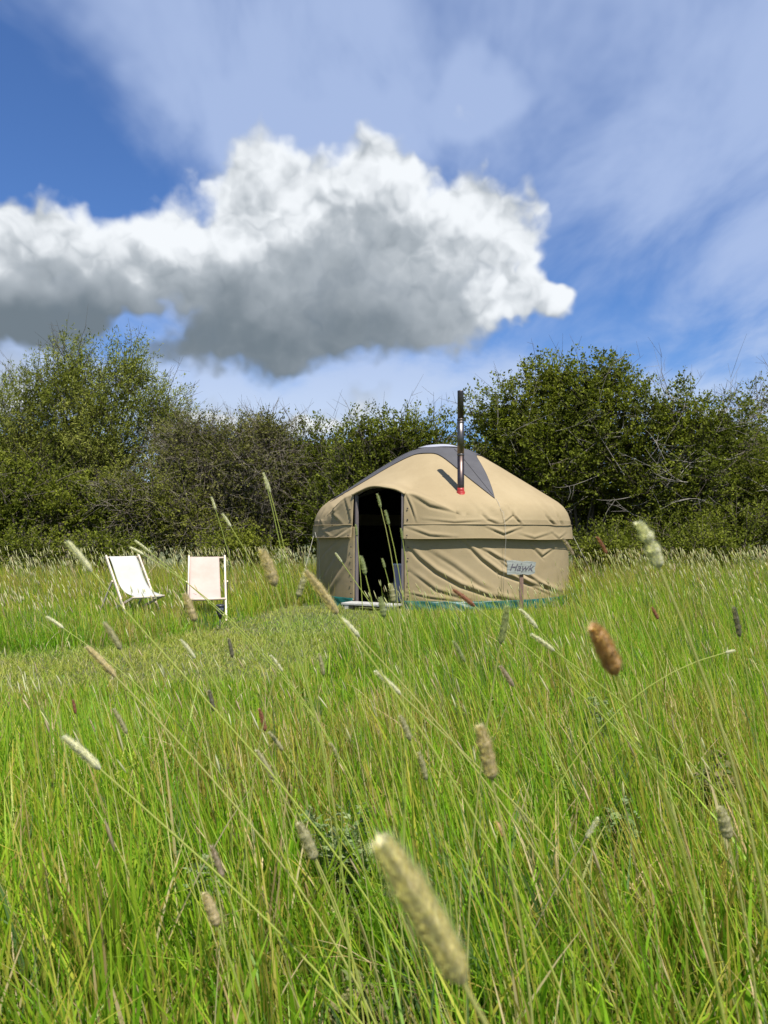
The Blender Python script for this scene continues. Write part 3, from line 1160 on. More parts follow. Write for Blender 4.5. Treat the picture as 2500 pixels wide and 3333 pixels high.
# ------------------------------------------------------------------ hedge: shrubs and trees
def shrub(name, label, base, lumps, n_leaf, leaf=.05, cols=None, cluster=14, twig_n=500, stems=5, dead=0, upright=.25, wind=0.0, shell=.55,
          seed=0, dead_len=(.3, .9), dead_r=(.002, .006), dead_mat='dead_twig', group='shrubs and trees of the hedge', narrow=.30, stem_r=.05, bare=0, core=0.10, cat='shrub'):
    """lumps: (x, y, z, rx, ry, rz) world ellipsoids that the crown fills.  A thing with stems, twigs, leaves."""
    rg = np.random.default_rng(100 + seed)
    t = thing(name, label, cat, (base[0], base[1], float(gz(base[0], base[1]))), 0, group)
    B = np.array([base[0], base[1], 0.])
    L = np.array(lumps, float)
    w = (L[:, 3] * L[:, 5])
    w = w / w.sum()
    # stems
    paths = []
    ends = []
    for i in range(stems):
        k = rg.choice(len(L), p=w)
        c = L[k, :3] + rg.normal(size=3) * L[k, 3:] * .35
        root = B + np.array([rg.normal() * .35 * max(1, L[:, 3].max() * .4), rg.normal() * .25, -.05])
        root[0] = B[0] + (root[0] - B[0]) * .9 + (c[0] - B[0]) * .35
        mid = root * .5 + c * .5 + np.array([(root[0] - c[0]) * .15, 0, .12 * c[2]]) + rg.normal(size=3) * .15
        tt = np.linspace(0, 1, 9)[:, None]
        P = (1 - tt) ** 2 * root + 2 * tt * (1 - tt) * mid + tt ** 2 * c
        P += rg.normal(size=P.shape) * .03 * np.sin(tt * math.pi)
        paths.append((P - B, stem_r * (1 - .72 * tt[:, 0]) * rg.uniform(.7, 1.2)))
        ends.append(P)
    V, Q, _ = tubes_np(paths, 6)
    link('trunk', mesh_np('trunk', V, Q, mat=M['bark'], smooth_shade=True), t)
    E = np.concatenate([e[3:] for e in ends])
    # leaf sprays
    nC = max(1, n_leaf // cluster)
    k = rg.choice(len(L), size=nC, p=w)
    d = rg.normal(size=(nC, 3))
    d[:, 1] -= .35                                       # a little more on the side that shows
    d /= np.linalg.norm(d, axis=1)[:, None]
    lob = .72 + .42 * fbm(np.arctan2(d[:, 0], d[:, 1]) * 2.3 + k * 3.1, d[:, 2] * 3.0 + 5, seed + 3)
    rad = (1 - shell * rg.random(nC) ** 1.7) * lob
    C = L[k, :3] + d * L[k, 3:] * rad[:, None]
    ok = C[:, 2] > .12
    C, d = C[ok], d[ok]
    nC = len(C)
    grow = d * .6 + np.array([wind, 0, upright + .15]) + rg.normal(size=(nC, 3)) * .42
    grow /= np.linalg.norm(grow, axis=1)[:, None]
    slen = rg.uniform(.16, .46, nC) * (1 + .5 * (upright > .5))
    hue = fbm(C[:, 0] * 1.3 + 7, C[:, 2] * 1.3 + C[:, 1], seed + 9)
    m = rg.integers(int(cluster * .6), int(cluster * 1.4) + 1, nC)
    own = np.repeat(np.arange(nC), m)
    N = len(own)
    tpos = rg.random(N) ** .8
    P = C[own] + grow[own] * (tpos * slen[own])[:, None] + rg.normal(size=(N, 3)) * .028
    ax = grow[own] * .55 + rg.normal(size=(N, 3)) * .65 + np.array([wind * .5, 0, .05])
    ax /= np.linalg.norm(ax, axis=1)[:, None]
    nr = rg.normal(size=(N, 3)) + np.array([0, -.3, .9])
    sd = np.cross(ax, nr)
    sd /= np.linalg.norm(sd, axis=1)[:, None] + 1e-9
    size = leaf * rg.uniform(.6, 1.35, N)
    if core:                                             # oversized darker leaves, added deep inside to block light
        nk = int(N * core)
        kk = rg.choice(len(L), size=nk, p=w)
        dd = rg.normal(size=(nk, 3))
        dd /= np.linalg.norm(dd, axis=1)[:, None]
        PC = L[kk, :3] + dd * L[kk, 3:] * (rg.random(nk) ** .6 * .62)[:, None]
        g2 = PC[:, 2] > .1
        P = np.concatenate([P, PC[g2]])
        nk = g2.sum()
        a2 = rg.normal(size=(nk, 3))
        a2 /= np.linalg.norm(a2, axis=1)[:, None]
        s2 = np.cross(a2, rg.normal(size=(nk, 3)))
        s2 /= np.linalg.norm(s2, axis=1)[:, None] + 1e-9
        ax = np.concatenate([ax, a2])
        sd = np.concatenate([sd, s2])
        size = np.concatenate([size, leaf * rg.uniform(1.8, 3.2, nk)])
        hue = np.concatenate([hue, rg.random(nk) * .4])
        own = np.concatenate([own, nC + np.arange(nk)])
        N = len(P)
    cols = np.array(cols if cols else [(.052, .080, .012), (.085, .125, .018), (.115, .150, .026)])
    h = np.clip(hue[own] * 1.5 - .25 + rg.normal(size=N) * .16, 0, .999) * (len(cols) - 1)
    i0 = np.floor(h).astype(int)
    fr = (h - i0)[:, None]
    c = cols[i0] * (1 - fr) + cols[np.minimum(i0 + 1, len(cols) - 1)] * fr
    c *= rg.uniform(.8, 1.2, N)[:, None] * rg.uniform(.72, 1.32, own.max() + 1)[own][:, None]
    fold = np.cross(ax, sd)
    p0 = P
    p1 = P + ax * (size * .45)[:, None] + sd * (size * narrow)[:, None] + fold * (size * .10)[:, None]
    p2 = P + ax * size[:, None]
    p3 = P + ax * (size * .45)[:, None] - sd * (size * narrow)[:, None] + fold * (size * .10)[:, None]
    V = np.stack([p0, p1, p2, p3], 1).reshape(-1, 3) - B
    Q = np.arange(N * 4).reshape(-1, 4)
    cr = link('crown', mesh_np('crown', V, Q, col=np.repeat(c, 4, 0), mat=M['leaf']), t)
    tag(cr, kind='stuff')
    # twigs carrying the sprays
    paths = []
    pick = rg.choice(nC, size=min(twig_n, nC), replace=False)
    for q in pick:
        a = C[q] - grow[q] * rg.uniform(.15, .5)
        b = C[q] + grow[q] * slen[q] * rg.uniform(1.0, 1.35)
        e = E[np.argmin(((E - a) ** 2).sum(1))]
        a2 = a * .72 + e * .28
        mid = (a2 + b) / 2 + rg.normal(size=3) * .06
        paths.append((np.array([a2, mid, b]) - B, np.array([.008, .0055, .0025])))
    for q in range(bare):                                # bare shoots that stand out of the outline
        kk = rg.choice(len(L), p=w)
        dd = rg.normal(size=3) * np.array([.8, .6, .4]) + np.array([wind * .5, -.1, .9])
        dd /= np.linalg.norm(dd)
        a = L[kk, :3] + dd * L[kk, 3:] * .72
        ln = rg.uniform(.35, .95)
        b = a + dd * ln + rg.normal(size=3) * .08
        paths.append((np.array([a, (a + b) / 2 + rg.normal(size=3) * .05, b]) - B, np.array([.009, .006, .002])))
        for _ in range(3):
            s0 = a + (b - a) * rg.uniform(.3, .9)
            e1 = s0 + (dd + rg.normal(size=3) * .7) * rg.uniform(.1, .3)
            paths.append((np.array([s0, e1]) - B, np.array([.004, .002])))
    if paths:
        V, Q, _ = tubes_np(paths, 3)
        tag(link('twigs', mesh_np('twigs', V, Q, mat=M['twig']), t), kind='stuff')
    if dead:
        paths = []
        for q in range(dead):
            kk = rg.choice(len(L), p=w)
            dd = rg.normal(size=3) * np.array([1, .25, .8])
            dd[1] = -abs(dd[1]) - .75
            dd /= np.linalg.norm(dd)
            a = L[kk, :3] + dd * L[kk, 3:] * rg.uniform(.70, 1.0)
            if a[2] < .3:
                continue
            dirn = rg.normal(size=3) * np.array([1, .25, .75])
            dirn /= np.linalg.norm(dirn)
            ln = rg.uniform(*dead_len)
            tt = np.linspace(0, 1, 6)[:, None]
            bend = rg.normal(size=3) * np.array([.3, .1, .35]) * ln
            Pp = a + dirn * ln * tt + bend * (tt ** 2 - tt)
            r0 = rg.uniform(*dead_r)
            paths.append((Pp - B, r0 * (1 - .75 * tt[:, 0])))
            for _ in range(3):
                f = rg.uniform(.2, .9)
                s0 = a + dirn * ln * f + bend * (f * f - f)
                dv = dirn * .6 + rg.normal(size=3) * .7
                e1 = s0 + dv * rg.uniform(.12, .4)
                paths.append((np.array([s0, (s0 + e1) / 2 + rg.normal(size=3) * .02, e1]) - B, np.array([r0 * .6, r0 * .4, r0 * .2])))
        V, Q, _ = tubes_np(paths, 4)
        tag(link('dead_branches', mesh_np('dead_branches', V, Q, mat=M[dead_mat]), t), kind='stuff')
    return t


def over(lumps, k=1.0):
    """upper lumps lean out towards the light, lower ones stand back"""
    out = []
    for (x, y, z, rx, ry, rz) in lumps:
        y2 = y + k * (.9 if z < 2.3 else -.55)
        q = y2 / y
        out.append((x * q, y2, CAM_H + (z - CAM_H) * q, rx * q, ry, rz * q))
    return out


def lump(u, v, Y, ru, rv, ry=None):
    """ellipsoid whose outline has this pixel centre and half size at depth Y"""
    p = at(u, v, Y)
    k = Y / FPX
    return (p.x, Y, p.z, ru * k, (ry if ry else min(ru, rv) * k * .8), rv * k)


GREEN = [(.066, .080, .010), (.112, .132, .014), (.165, .180, .022)]
OLIVE = [(.082, .092, .014), (.130, .140, .022), (.175, .180, .034)]
WILLOW = [(.130, .150, .024), (.185, .205, .036), (.245, .255, .058)]
GREY = [(.090, .095, .022), (.130, .132, .032), (.155, .150, .048)]


def build_hedge():
    Y = 20.0
    shrub('willow_tree', 'tall feathery willow with upright stems at the left end of the hedge', (at(300, 1800, Y).x, Y),
          [lump(230, 1240, Y, 105, 135), lump(420, 1235, Y, 85, 130), lump(320, 1360, Y, 190, 170), lump(110, 1330, Y, 130, 140), lump(520, 1370, Y, 110, 130),
           lump(330, 1500, Y, 260, 130), lump(60, 1480, Y, 170, 160), lump(-110, 1400, Y, 150, 200), lump(590, 1500, Y, 70, 120)],
          80000, .085, WILLOW, 16, 1300, 36, upright=.95, wind=.28, shell=.92, seed=1, narrow=.13, stem_r=.040, bare=90, core=.02, cat='tree')
    Y = 17.6
    shrub('bramble_thicket', 'dense dark bramble thicket below the willow', (at(120, 1800, Y).x, Y),
          [lump(60, 1640, Y, 230, 150), lump(300, 1660, Y, 200, 120), lump(-180, 1620, Y, 220, 190), lump(450, 1690, Y, 150, 110)],
          26000, .066, GREEN, 14, 500, 8, dead=60, seed=2, stem_r=.03, bare=20)
    Y = 18.3
    shrub('hawthorn_bush', 'half-bare grey-twigged hawthorn between the willow and the yurt', (at(780, 1800, Y).x, Y),
          [lump(660, 1560, Y, 150, 170), lump(800, 1520, Y, 190, 150), lump(860, 1420, Y, 90, 70), lump(700, 1690, Y, 220, 110), lump(620, 1450, Y, 110, 100)],
          40000, .058, GREY, 11, 1800, 14, dead=750, seed=3, stem_r=.035, bare=80, core=.25)
    Y = 17.3
    shrub('hazel_shrub', 'low yellow-green shrub behind the white deck chair', (at(540, 1800, Y).x, Y),
          [lump(520, 1660, Y, 170, 110), lump(640, 1740, Y, 150, 70), lump(430, 1600, Y, 130, 90)],
          11000, .05, OLIVE, 12, 350, 6, seed=4, dead=120, stem_r=.025)
    Y = 18.8
    shrub('blackthorn_shrub', 'ragged blackthorn shrub with bare tips left of the yurt roof', (at(960, 1800, Y).x, Y),
          [lump(900, 1520, Y, 120, 120), lump(1010, 1500, Y, 120, 140), lump(960, 1660, Y, 150, 130), lump(1060, 1620, Y, 110, 150)],
          22000, .060, GREEN, 12, 700, 9, seed=5, dead=80, stem_r=.035, bare=85, shell=.7)
    Y = 17.4
    shrub('sallow_shrub', 'leafy sallow shrub directly behind the yurt roof', (at(1280, 1800, Y).x, Y),
          [lump(1180, 1470, Y, 110, 130), lump(1290, 1440, Y, 130, 110), lump(1400, 1460, Y, 120, 110), lump(1230, 1600, Y, 200, 140), lump(1420, 1600, Y, 190, 160), lump(1080, 1690, Y, 110, 130)],
          30000, .064, GREEN, 13, 900, 9, seed=6, dead=25, bare=60, shell=.62)
    Y = 18.2
    shrub('sycamore_bush', 'largest rounded green bush rising above the right side of the yurt', (at(1880, 1800, Y).x, Y),
          over([lump(1880, 1300, Y, 210, 145), lump(1660, 1370, Y, 170, 130), lump(1760, 1480, Y, 260, 190), lump(2010, 1420, Y, 170, 170), lump(1930, 1620, Y, 260, 200), lump(1640, 1600, Y, 200, 200), lump(1790, 1240, Y, 90, 70), lump(1980, 1240, Y, 95, 75)]),
          62000, .068, GREEN, 14, 1500, 14, seed=7, dead=60, dead_len=(.5, 1.4), dead_r=(.003, .006), dead_mat='pale_twig', bare=50, shell=.5)
    Y = 17.7
    shrub('elder_bush', 'tangled bush with pale dead branches at the right end of the hedge', (at(2270, 1800, Y).x, Y),
          over([lump(2180, 1380, Y, 130, 140), lump(2330, 1430, Y, 170, 130), lump(2200, 1560, Y, 200, 180), lump(2420, 1580, Y, 190, 170), lump(2310, 1700, Y, 260, 110), lump(2100, 1680, Y, 160, 130)]),
          46000, .066, GREEN, 13, 1200, 12, seed=8, dead=120, dead_len=(.6, 2.0), dead_r=(.003, .0085), dead_mat='pale_twig', bare=60, shell=.6)
    Y = 19.6
    shrub('thin_sapling', 'thin open sapling against the sky at the far right edge', (at(2480, 1800, Y).x, Y),
          [lump(2440, 1330, Y, 90, 90), lump(2530, 1300, Y, 90, 90), lump(2500, 1450, Y, 150, 130), lump(2640, 1450, Y, 150, 200)],
          6500, .065, OLIVE, 8, 500, 7, seed=9, bare=40, shell=.9, stem_r=.03, core=.02, cat='tree')
    Y = 16.0
    shrub('low_bramble', 'low sunlit bramble at the hedge foot right of the yurt', (at(2150, 1800, Y).x, Y),
          [lump(2000, 1760, Y, 140, 60), lump(2200, 1750, Y, 160, 75), lump(2420, 1740, Y, 160, 80), lump(2600, 1720, Y, 160, 100)],
          12000, .05, GREEN, 12, 250, 5, seed=10, stem_r=.02)
    for u, v, Y, ru, lab, sd in ((60, 1790, 15.6, 150, 'low nettle-green clump at the hedge foot by the left edge', 40), (330, 1800, 15.2, 110, 'low leafy clump behind the white deck chair', 41), (760, 1790, 16.0, 120, 'low leafy clump behind the pink deck chair', 42),
                                 (1950, 1800, 14.6, 90, 'low leafy clump beside the right wall of the yurt', 43), (2260, 1795, 14.9, 130, 'low leafy clump at the hedge foot near the right edge', 44)):
        shrub('bramble_clump', lab, (at(u, 1800, Y).x, Y), [lump(u, v, Y, ru, 55, .5), lump(u + ru * .7, v + 10, Y, ru * .6, 45, .4)], 3600, .055, GREEN, 12, 80, 4, seed=sd, stem_r=.012)
    # a second row behind, seen through the gaps
    for i, (u, up, lab) in enumerate(((150, 60, 'dim bush behind the willow stems'), (700, 20, 'dim bush behind the hawthorn'), (1150, 20, 'dim bush behind the blackthorn and the yurt roof'),
                                  (1750, 110, 'dim bush behind the largest rounded bush'), (2350, 60, 'dim bush behind the tangled bush at right'))):
        Y = 21.8
        shrub('elm_bush', lab, (at(u, 1800, Y).x, Y), [lump(u, 1620 - up, Y, 330, 150, 1.1), lump(u + 60, 1540 - up, Y, 200, 110, .9), lump(u - 150, 1690, Y, 300, 130, 1.0), lump(u + 190, 1690, Y, 290, 130, 1.0), lump(u, 1560, Y, 330, 150, .9)],
              13000, .13, GREEN, 12, 150, 7, seed=30 + i, core=.3)
    # the hedge goes on outside the picture
    Y = 18.0
    shrub('hawthorn_bush', 'rounded green bush beyond the left edge of the picture', (at(-620, 1800, Y).x, Y),
          [lump(-520, 1480, Y, 260, 240), lump(-800, 1480, Y, 260, 220), lump(-600, 1660, Y, 360, 160)], 9000, .09, GREEN, 12, 200, 6, seed=11)
    shrub('elder_bush', 'rounded green bush beyond the right edge of the picture', (at(2950, 1800, Y).x, Y),
          [lump(2820, 1480, Y, 240, 220), lump(3100, 1500, Y, 260, 220), lump(2950, 1680, Y, 360, 150)], 9000, .09, GREEN, 12, 200, 6, seed=12)


build_hedge()

# ------------------------------------------------------------------ meadow
PATH = [(-.75, 11.0), (-.95, 9.4), (-1.15, 7.9), (-1.6, 6.5), (-3.2, 5.9), (-7.5, 5.8)]
PATHW = [.8, .95, 1.1, 1.25, 1.15, 1.1]


def seg_dist(x, y, pts, ws):
    best = np.full(np.shape(x), 9.0)
    for (a, b, wa, wb) in zip(pts, pts[1:], ws, ws[1:]):
        ax, ay = a
        dx, dy = b[0] - ax, b[1] - ay
        t = np.clip(((x - ax) * dx + (y - ay) * dy) / (dx * dx + dy * dy), 0, 1)
        d = np.hypot(x - ax - t * dx, y - ay - t * dy) / (wa + (wb - wa) * t)
        best = np.minimum(best, d)
    return best


def lawn(x, y):
    d = seg_dist(x, y, PATH, PATHW) + .45 * (fbm(x * 1.6, y * 1.6, 41) - .5)
    return 1 - smooth(.75, 1.15, d)


def tall(x, y):
    """height of the sward (m)"""
    x, y = np.asarray(x, float), np.asarray(y, float)
    h = np.full(x.shape, .40)
    far = smooth(11.2, 13.2, y)
    h = h + far * .14
    # keep the yurt's foot and the chairs in view as the photograph does
    sight = 1.1 - 1.00 * y / 11.0
    fy = smooth(2.7, 2.1, np.abs(x - 1.05 * y / 11.5 - .1)) * smooth(4.5, 6.0, y) * smooth(11.8, 10.8, y)
    h = h * (1 - fy) + np.clip(sight - .05, .06, .42) * fy
    ch = smooth(-1.3, -1.9, x) * smooth(7.2, 7.8, y) * smooth(11.6, 10.9, y)
    h = h * (1 - ch) + .25 * ch
    rt = smooth(.22, .32, x / np.maximum(y, 1)) * smooth(4.5, 8.5, y)
    h = h * (1 - rt) + (.42 + .20 * smooth(7, 12, y)) * rt
    pm = smooth(3.2, 4.2, y) * smooth(6.6, 5.2, y) * smooth(.9, -.4, x)      # kept lower in front of the mown path
    h = h * (1 - pm) + .17 * pm
    L = lawn(x, y)
    h = h * (1 - L) + .06 * L
    return h * (.8 + .4 * fbm(x * .9, y * .9, 77))


def blocked(x, y):
    r = np.hypot(x - YC.x, y - YC.y) < 2.23
    a = DOORC
    sx, sy = YC.x + 2.28 * math.sin(a), YC.y - 2.28 * math.cos(a)
    lx = (x - sx) * math.cos(a) + (y - sy) * math.sin(a)
    ly = -(x - sx) * math.sin(a) + (y - sy) * math.cos(a)
    return r | ((np.abs(lx) < .45) & (np.abs(ly) < .17))


def scatter(n, y0, y1, margin=1.0, slope=.56, seed=0):
    rg = np.random.default_rng(seed)
    xm = slope * y1 + margin
    m = int(n * 2.6) + 10
    y = rg.uniform(y0, y1, m)
    x = rg.uniform(-xm, xm, m)
    ok = (np.abs(x) < slope * y + margin) & ~blocked(x, y)
    x, y = x[ok][:n], y[ok][:n]
    return x, y, rg


def blades(x, y, h, wid, lean_dir, lean, curl, col, tipc, nseg, rg, face=None):
    """N grass blades -> V, Q, T, C"""
    N = len(x)
    root = np.stack([x, y, gz(x, y) - .01], 1)
    dr = np.stack([np.cos(lean_dir), np.sin(lean_dir), np.zeros(N)], 1)
    fa = rg.uniform(0, math.pi, N) if face is None else face
    sd = np.stack([np.cos(fa), np.sin(fa), np.zeros(N)], 1)
    rows, cc = [], []
    for i in range(nseg + 1):
        t = i / nseg
        out = lean * t + curl * t * t
        upv = np.sqrt(np.clip(1 - .55 * (lean + curl * t) ** 2, .12, 1)) * t
        c = root + dr * (out * h)[:, None] + np.array([0, 0, 1.]) * (upv * h)[:, None]
        cl = col * (1 - t * t) + tipc * (t * t)
        if i < nseg:
            ww = wid * (1.0 - .88 * t ** 2.2) * .5
            rows += [c - sd * ww[:, None], c + sd * ww[:, None]]
            cc += [cl, cl]
        else:
            rows.append(c)
            cc.append(cl)
    k = 2 * nseg + 1
    V = np.stack(rows, 1).reshape(-1, 3)
    C = np.stack(cc, 1).reshape(-1, 3)
    b = (np.arange(N) * k)[:, None]
    Q = np.concatenate([b + np.array([[2 * i, 2 * i + 1, 2 * i + 3, 2 * i + 2]]) for i in range(nseg - 1)]) if nseg > 1 else np.zeros((0, 4), int)
    T = b + np.array([[2 * nseg - 2, 2 * nseg - 1, 2 * nseg]])
    return V, Q, T, C


class Acc:
    def __init__(self):
        self.V, self.Q, self.T, self.C, self.n = [], [], [], [], 0

    def add(self, V, Q, T, C):
        self.V.append(V)
        self.C.append(C)
        if Q is not None and len(Q):
            self.Q.append(Q + self.n)
        if T is not None and len(T):
            self.T.append(T + self.n)
        self.n += len(V)

    def build(self, name, mat, label, cat):
        me = mesh_np(name, np.concatenate(self.V), np.concatenate(self.Q) if self.Q else None, np.concatenate(self.T) if self.T else None, np.concatenate(self.C), mat)
        return tag(link(name, me), label, cat, kind='stuff')


G_FRESH = np.array([(.115, .260, .012), (.165, .330, .016), (.235, .375, .022)])
G_YEL = np.array([(.330, .375, .042), (.380, .375, .055), (.295, .340, .040)])
G_OLIVE = np.array([(.260, .250, .045), (.310, .270, .060), (.220, .250, .040)])
G_STRAW = np.array([(.46, .38, .20), (.40, .31, .16), (.54, .47, .28)])
G_BLUE = np.array([(.085, .165, .052), (.105, .185, .07), (.08, .150, .048)])


def pick_cols(x, y, rg, straw=.06):
    N = len(x)
    a = fbm(x * .8 + 3, y * .55 + 1, 5)
    b = fbm(x * 1.9 + 13, y * 1.5 + 4, 15)
    c = fbm(x * 2.6 + 31, y * 2.6, 25)
    u = rg.random(N)
    i = rg.integers(0, 3, N)
    out = G_FRESH[i]
    out = np.where((u < .08 + 1.2 * np.clip(a - .45, 0, .5) + .38 * smooth(7.5, 12, y))[:, None], G_YEL[i], out)
    u2 = rg.random(N)
    out = np.where((u2 < .08 + 1.9 * np.clip(b - .46, 0, .45))[:, None], G_OLIVE[i], out)
    out = np.where((rg.random(N) < 1.6 * np.clip(c - .55, 0, .3))[:, None], G_BLUE[i], out)
    out = np.where((rg.random(N) < straw * (.4 + 2.2 * np.clip(b - .3, 0, .6)))[:, None], G_STRAW[i], out)
    return out * rg.uniform(.75, 1.25, N)[:, None]


WEEDS = [(at(u, 2800, Y).x, Y) for u, Y in ((1130, 2.15), (672, 1.95), (1165, 1.6), (2330, 2.6), (1960, 3.6), (2010, 2.3))]
WIND = math.pi                                    # the wind bends stems towards -X


def build_meadow():
    acc = Acc()
    lw = Acc()
    zones = [  # n, y0, y1, nseg, width lo, hi
        (12500, .55, 1.9, 6, .0042, .0098), (22000, 1.7, 3.2, 5, .0045, .0105), (32000, 3.0, 5.2, 4, .0052, .0105),
        (40000, 5.0, 8.2, 3, .005, .009), (46000, 8.0, 12.5, 3, .007, .012), (38000, 12.3, 17.2, 2, .010, .018)]
    for zi, (n, y0, y1, nseg, w0, w1) in enumerate(zones):
        x, y, rg = scatter(n, y0, y1, 1.0 if y0 < 5 else 1.6, seed=200 + zi)
        # gather into tufts
        tx, ty = np.round(x * 7) / 7, np.round(y * 7) / 7
        jx, jy = hash2(tx * 700, ty * 700, 3), hash2(tx * 700, ty * 700, 4)
        pull = rg.uniform(0, .62, len(x))
        x = x + (tx + (jx - .5) * .12 - x) * pull
        y = y + (ty + (jy - .5) * .12 - y) * pull
        keep = (lawn(x, y) < rg.uniform(.25, .8, len(x))) & ~blocked(x, y)
        x, y = x[keep], y[keep]
        N = len(x)
        H = tall(x, y)
        for (wx, wy) in WEEDS:
            H = H * np.where((np.hypot(x - wx, y - wy) < .15) | ((np.abs(x - wx * y / wy) < .12) & (y < wy) & (y > wy - .55)), .74, 1.0)
        h = H * rg.uniform(.45, 1.12, N) * np.where(rg.random(N) < .12, 1.3, 1.0)
        ld = np.where(rg.random(N) < .55, WIND + rg.normal(size=N) * .9, rg.uniform(0, 2 * math.pi, N))
        lean = np.abs(rg.normal(size=N)) * .17 + .05
        curl = np.abs(rg.normal(size=N)) * .17
        droop = rg.random(N) < .10
        curl = np.where(droop, rg.uniform(.5, .95, N), curl)
        col = pick_cols(x, y, rg, .10)
        tip = col * np.array([1.25, 1.08, 1.0]) + np.where((rg.random(N) < .25)[:, None], np.array([.08, .06, .025]), 0)
        wd = rg.uniform(w0, w1, N) * np.where(rg.random(N) < .06, 1.6, 1)
        acc.add(*blades(x, y, h, wd, ld, lean, curl, col, tip, nseg, rg))
    # long stiff stems that stand over the leaves
    for zi, (n, y0, y1, w0, w1) in enumerate([(520, .8, 2.2, .0022, .0036), (900, 2.2, 4.2, .003, .005), (900, 4.2, 9.0, .004, .007)]):
        x, y, rg = scatter(n, y0, y1, 1.0, seed=240 + zi)
        k = (lawn(x, y) < .2)
        x, y = x[k], y[k]
        N = len(x)
        h = np.minimum(tall(x, y) * rg.uniform(1.1, 1.7, N), .72)
        i = rg.integers(0, 4, N)
        col = np.array([(.40, .46, .05), (.34, .43, .05), (.50, .47, .19), (.45, .44, .08)])[i] * rg.uniform(.8, 1.15, N)[:, None]
        acc.add(*blades(x, y, h, rg.uniform(w0, w1, N), WIND + rg.normal(size=N) * .5, rg.uniform(.04, .32, N), rg.uniform(0, .2, N), col, col * 1.05, 6, rg, face=rg.normal(size=N) * .4))
    # short undergrowth that closes the sward
    for zi, (n, y0, y1, w0, w1) in enumerate([(16000, .5, 2.4, .003, .006), (22000, 2.2, 5.5, .004, .008), (22000, 5.4, 10, .007, .013)]):
        x, y, rg = scatter(n, y0, y1, 1.0, seed=260 + zi)
        N = len(x)
        h = tall(x, y) * rg.uniform(.18, .5, N) + .02
        col = pick_cols(x, y, rg, .30)
        acc.add(*blades(x, y, h, rg.uniform(w0, w1, N), rg.uniform(0, 6.28, N), np.abs(rg.normal(size=N)) * .45, np.abs(rg.normal(size=N)) * .4, col, col * 1.1, 3, rg))
    acc.build('meadow_grass', M['blade'], 'long green and olive meadow grass filling the field', 'grass')
    # mown turf
    for zi, (n, y0, y1, w0, w1) in enumerate([(90000, 4.4, 8.2, .004, .0075), (34000, 8.0, 11.6, .006, .010)]):
        x, y, rg = scatter(n, y0, y1, 1.2, seed=300 + zi)
        k = lawn(x, y) > rg.uniform(.1, .6, len(x))
        x, y = x[k], y[k]
        N = len(x)
        h = rg.uniform(.035, .10, N) * (.7 + .7 * fbm(x * 3, y * 3, 8))
        i = rg.integers(0, 3, N)
        base = np.array([(.29, .32, .045), (.33, .33, .06), (.22, .28, .03)])[i]
        st = rg.random(N) < .10 + .5 * np.clip(fbm(x * 2.2, y * 2.2, 91) - .5, 0, .5)
        base = np.where(st[:, None], np.array([(.36, .33, .14), (.32, .29, .11), (.42, .38, .19)])[i], base)
        pt = fbm(x * 1.1 + 5, y * 1.1, 66)[:, None]
        base = base * rg.uniform(.8, 1.15, N)[:, None] * (1 - .45 * np.clip(pt - .35, 0, .4) * np.array([1.3, .4, 1.0]))
        lw.add(*blades(x, y, h, rg.uniform(w0, w1, N), rg.uniform(0, 6.28, N), np.abs(rg.normal(size=N)) * .6, np.abs(rg.normal(size=N)) * .5, base, base * 1.1, 2, rg))
    lw.build('mown_turf', M['lawn'], 'short yellow-green mown turf of the path to the yurt door', 'grass')

    # flowering stems with narrow pale heads, too many to count
    st, hd = Acc(), Acc()
    for zi, (n, y0, y1, nseg, sw, hl, hw) in enumerate([(420, 1.5, 4.0, 6, .0022, .05, .0075), (1500, 4.0, 8.0, 5, .0030, .055, .010), (4600, 8.0, 12.5, 4, .0045, .07, .015), (2600, 12.0, 16.2, 3, .006, .08, .016)]):
        x, y, rg = scatter(n, y0, y1, 1.2, seed=400 + zi)
        L = lawn(x, y)
        dens = np.full(len(x), .55)
        dens = np.where((np.abs(x - 1.05 * y / 11.5) < 2.4) & (y > 5) & (y < 11.8), .16, dens)
        dens = np.where((x < -1.3) & (y > 7.2) & (y < 11.4), .28, dens)
        k = (rg.random(len(x)) < dens) & (L < .3)
        x, y = x[k], y[k]
        N = len(x)
        H = np.maximum(tall(x, y), .22)
        fy = (np.abs(x - 1.05 * y / 11.5) < 2.4) & (y > 5) & (y < 11.8)
        h = np.where(fy, np.minimum(H * rg.uniform(1.0, 2.0, N) + .05, .6), H * rg.uniform(1.05, 1.5, N) + .06)
        h = np.minimum(h * rg.uniform(.72, 1.12, N), .80)
        ld = WIND + rg.normal(size=N) * .5
        lean = rg.uniform(.05, .28, N)
        curl = rg.uniform(.02, .22, N)
        i = rg.integers(0, 3, N)
        col = np.where((rg.random(N) < .6)[:, None], np.array([(.17, .20, .05), (.22, .22, .08), (.14, .19, .04)])[i], np.array([(.34, .28, .14), (.30, .22, .12), (.38, .33, .18)])[i])
        V, Q, T, C = blades(x, y, h, np.full(N, sw) * 1.3, ld, lean, curl, col, col, nseg, rg, face=rg.normal(size=N) * .5)
        st.add(V, Q, T, C)
        k2 = 2 * nseg + 1
        tip = V[np.arange(N) * k2 + 2 * nseg]
        prev = (V[np.arange(N) * k2 + 2 * nseg - 2] + V[np.arange(N) * k2 + 2 * nseg - 1]) / 2
        ax = tip - prev
        ax /= np.linalg.norm(ax, axis=1)[:, None]
        s1 = np.cross(ax, np.array([.2, 1., .1]))
        s1 /= np.linalg.norm(s1, axis=1)[:, None]
        s2 = np.cross(ax, s1)
        ln = hl * rg.uniform(.7, 1.35, N)
        wd = hw * rg.uniform(.7, 1.2, N) * .5
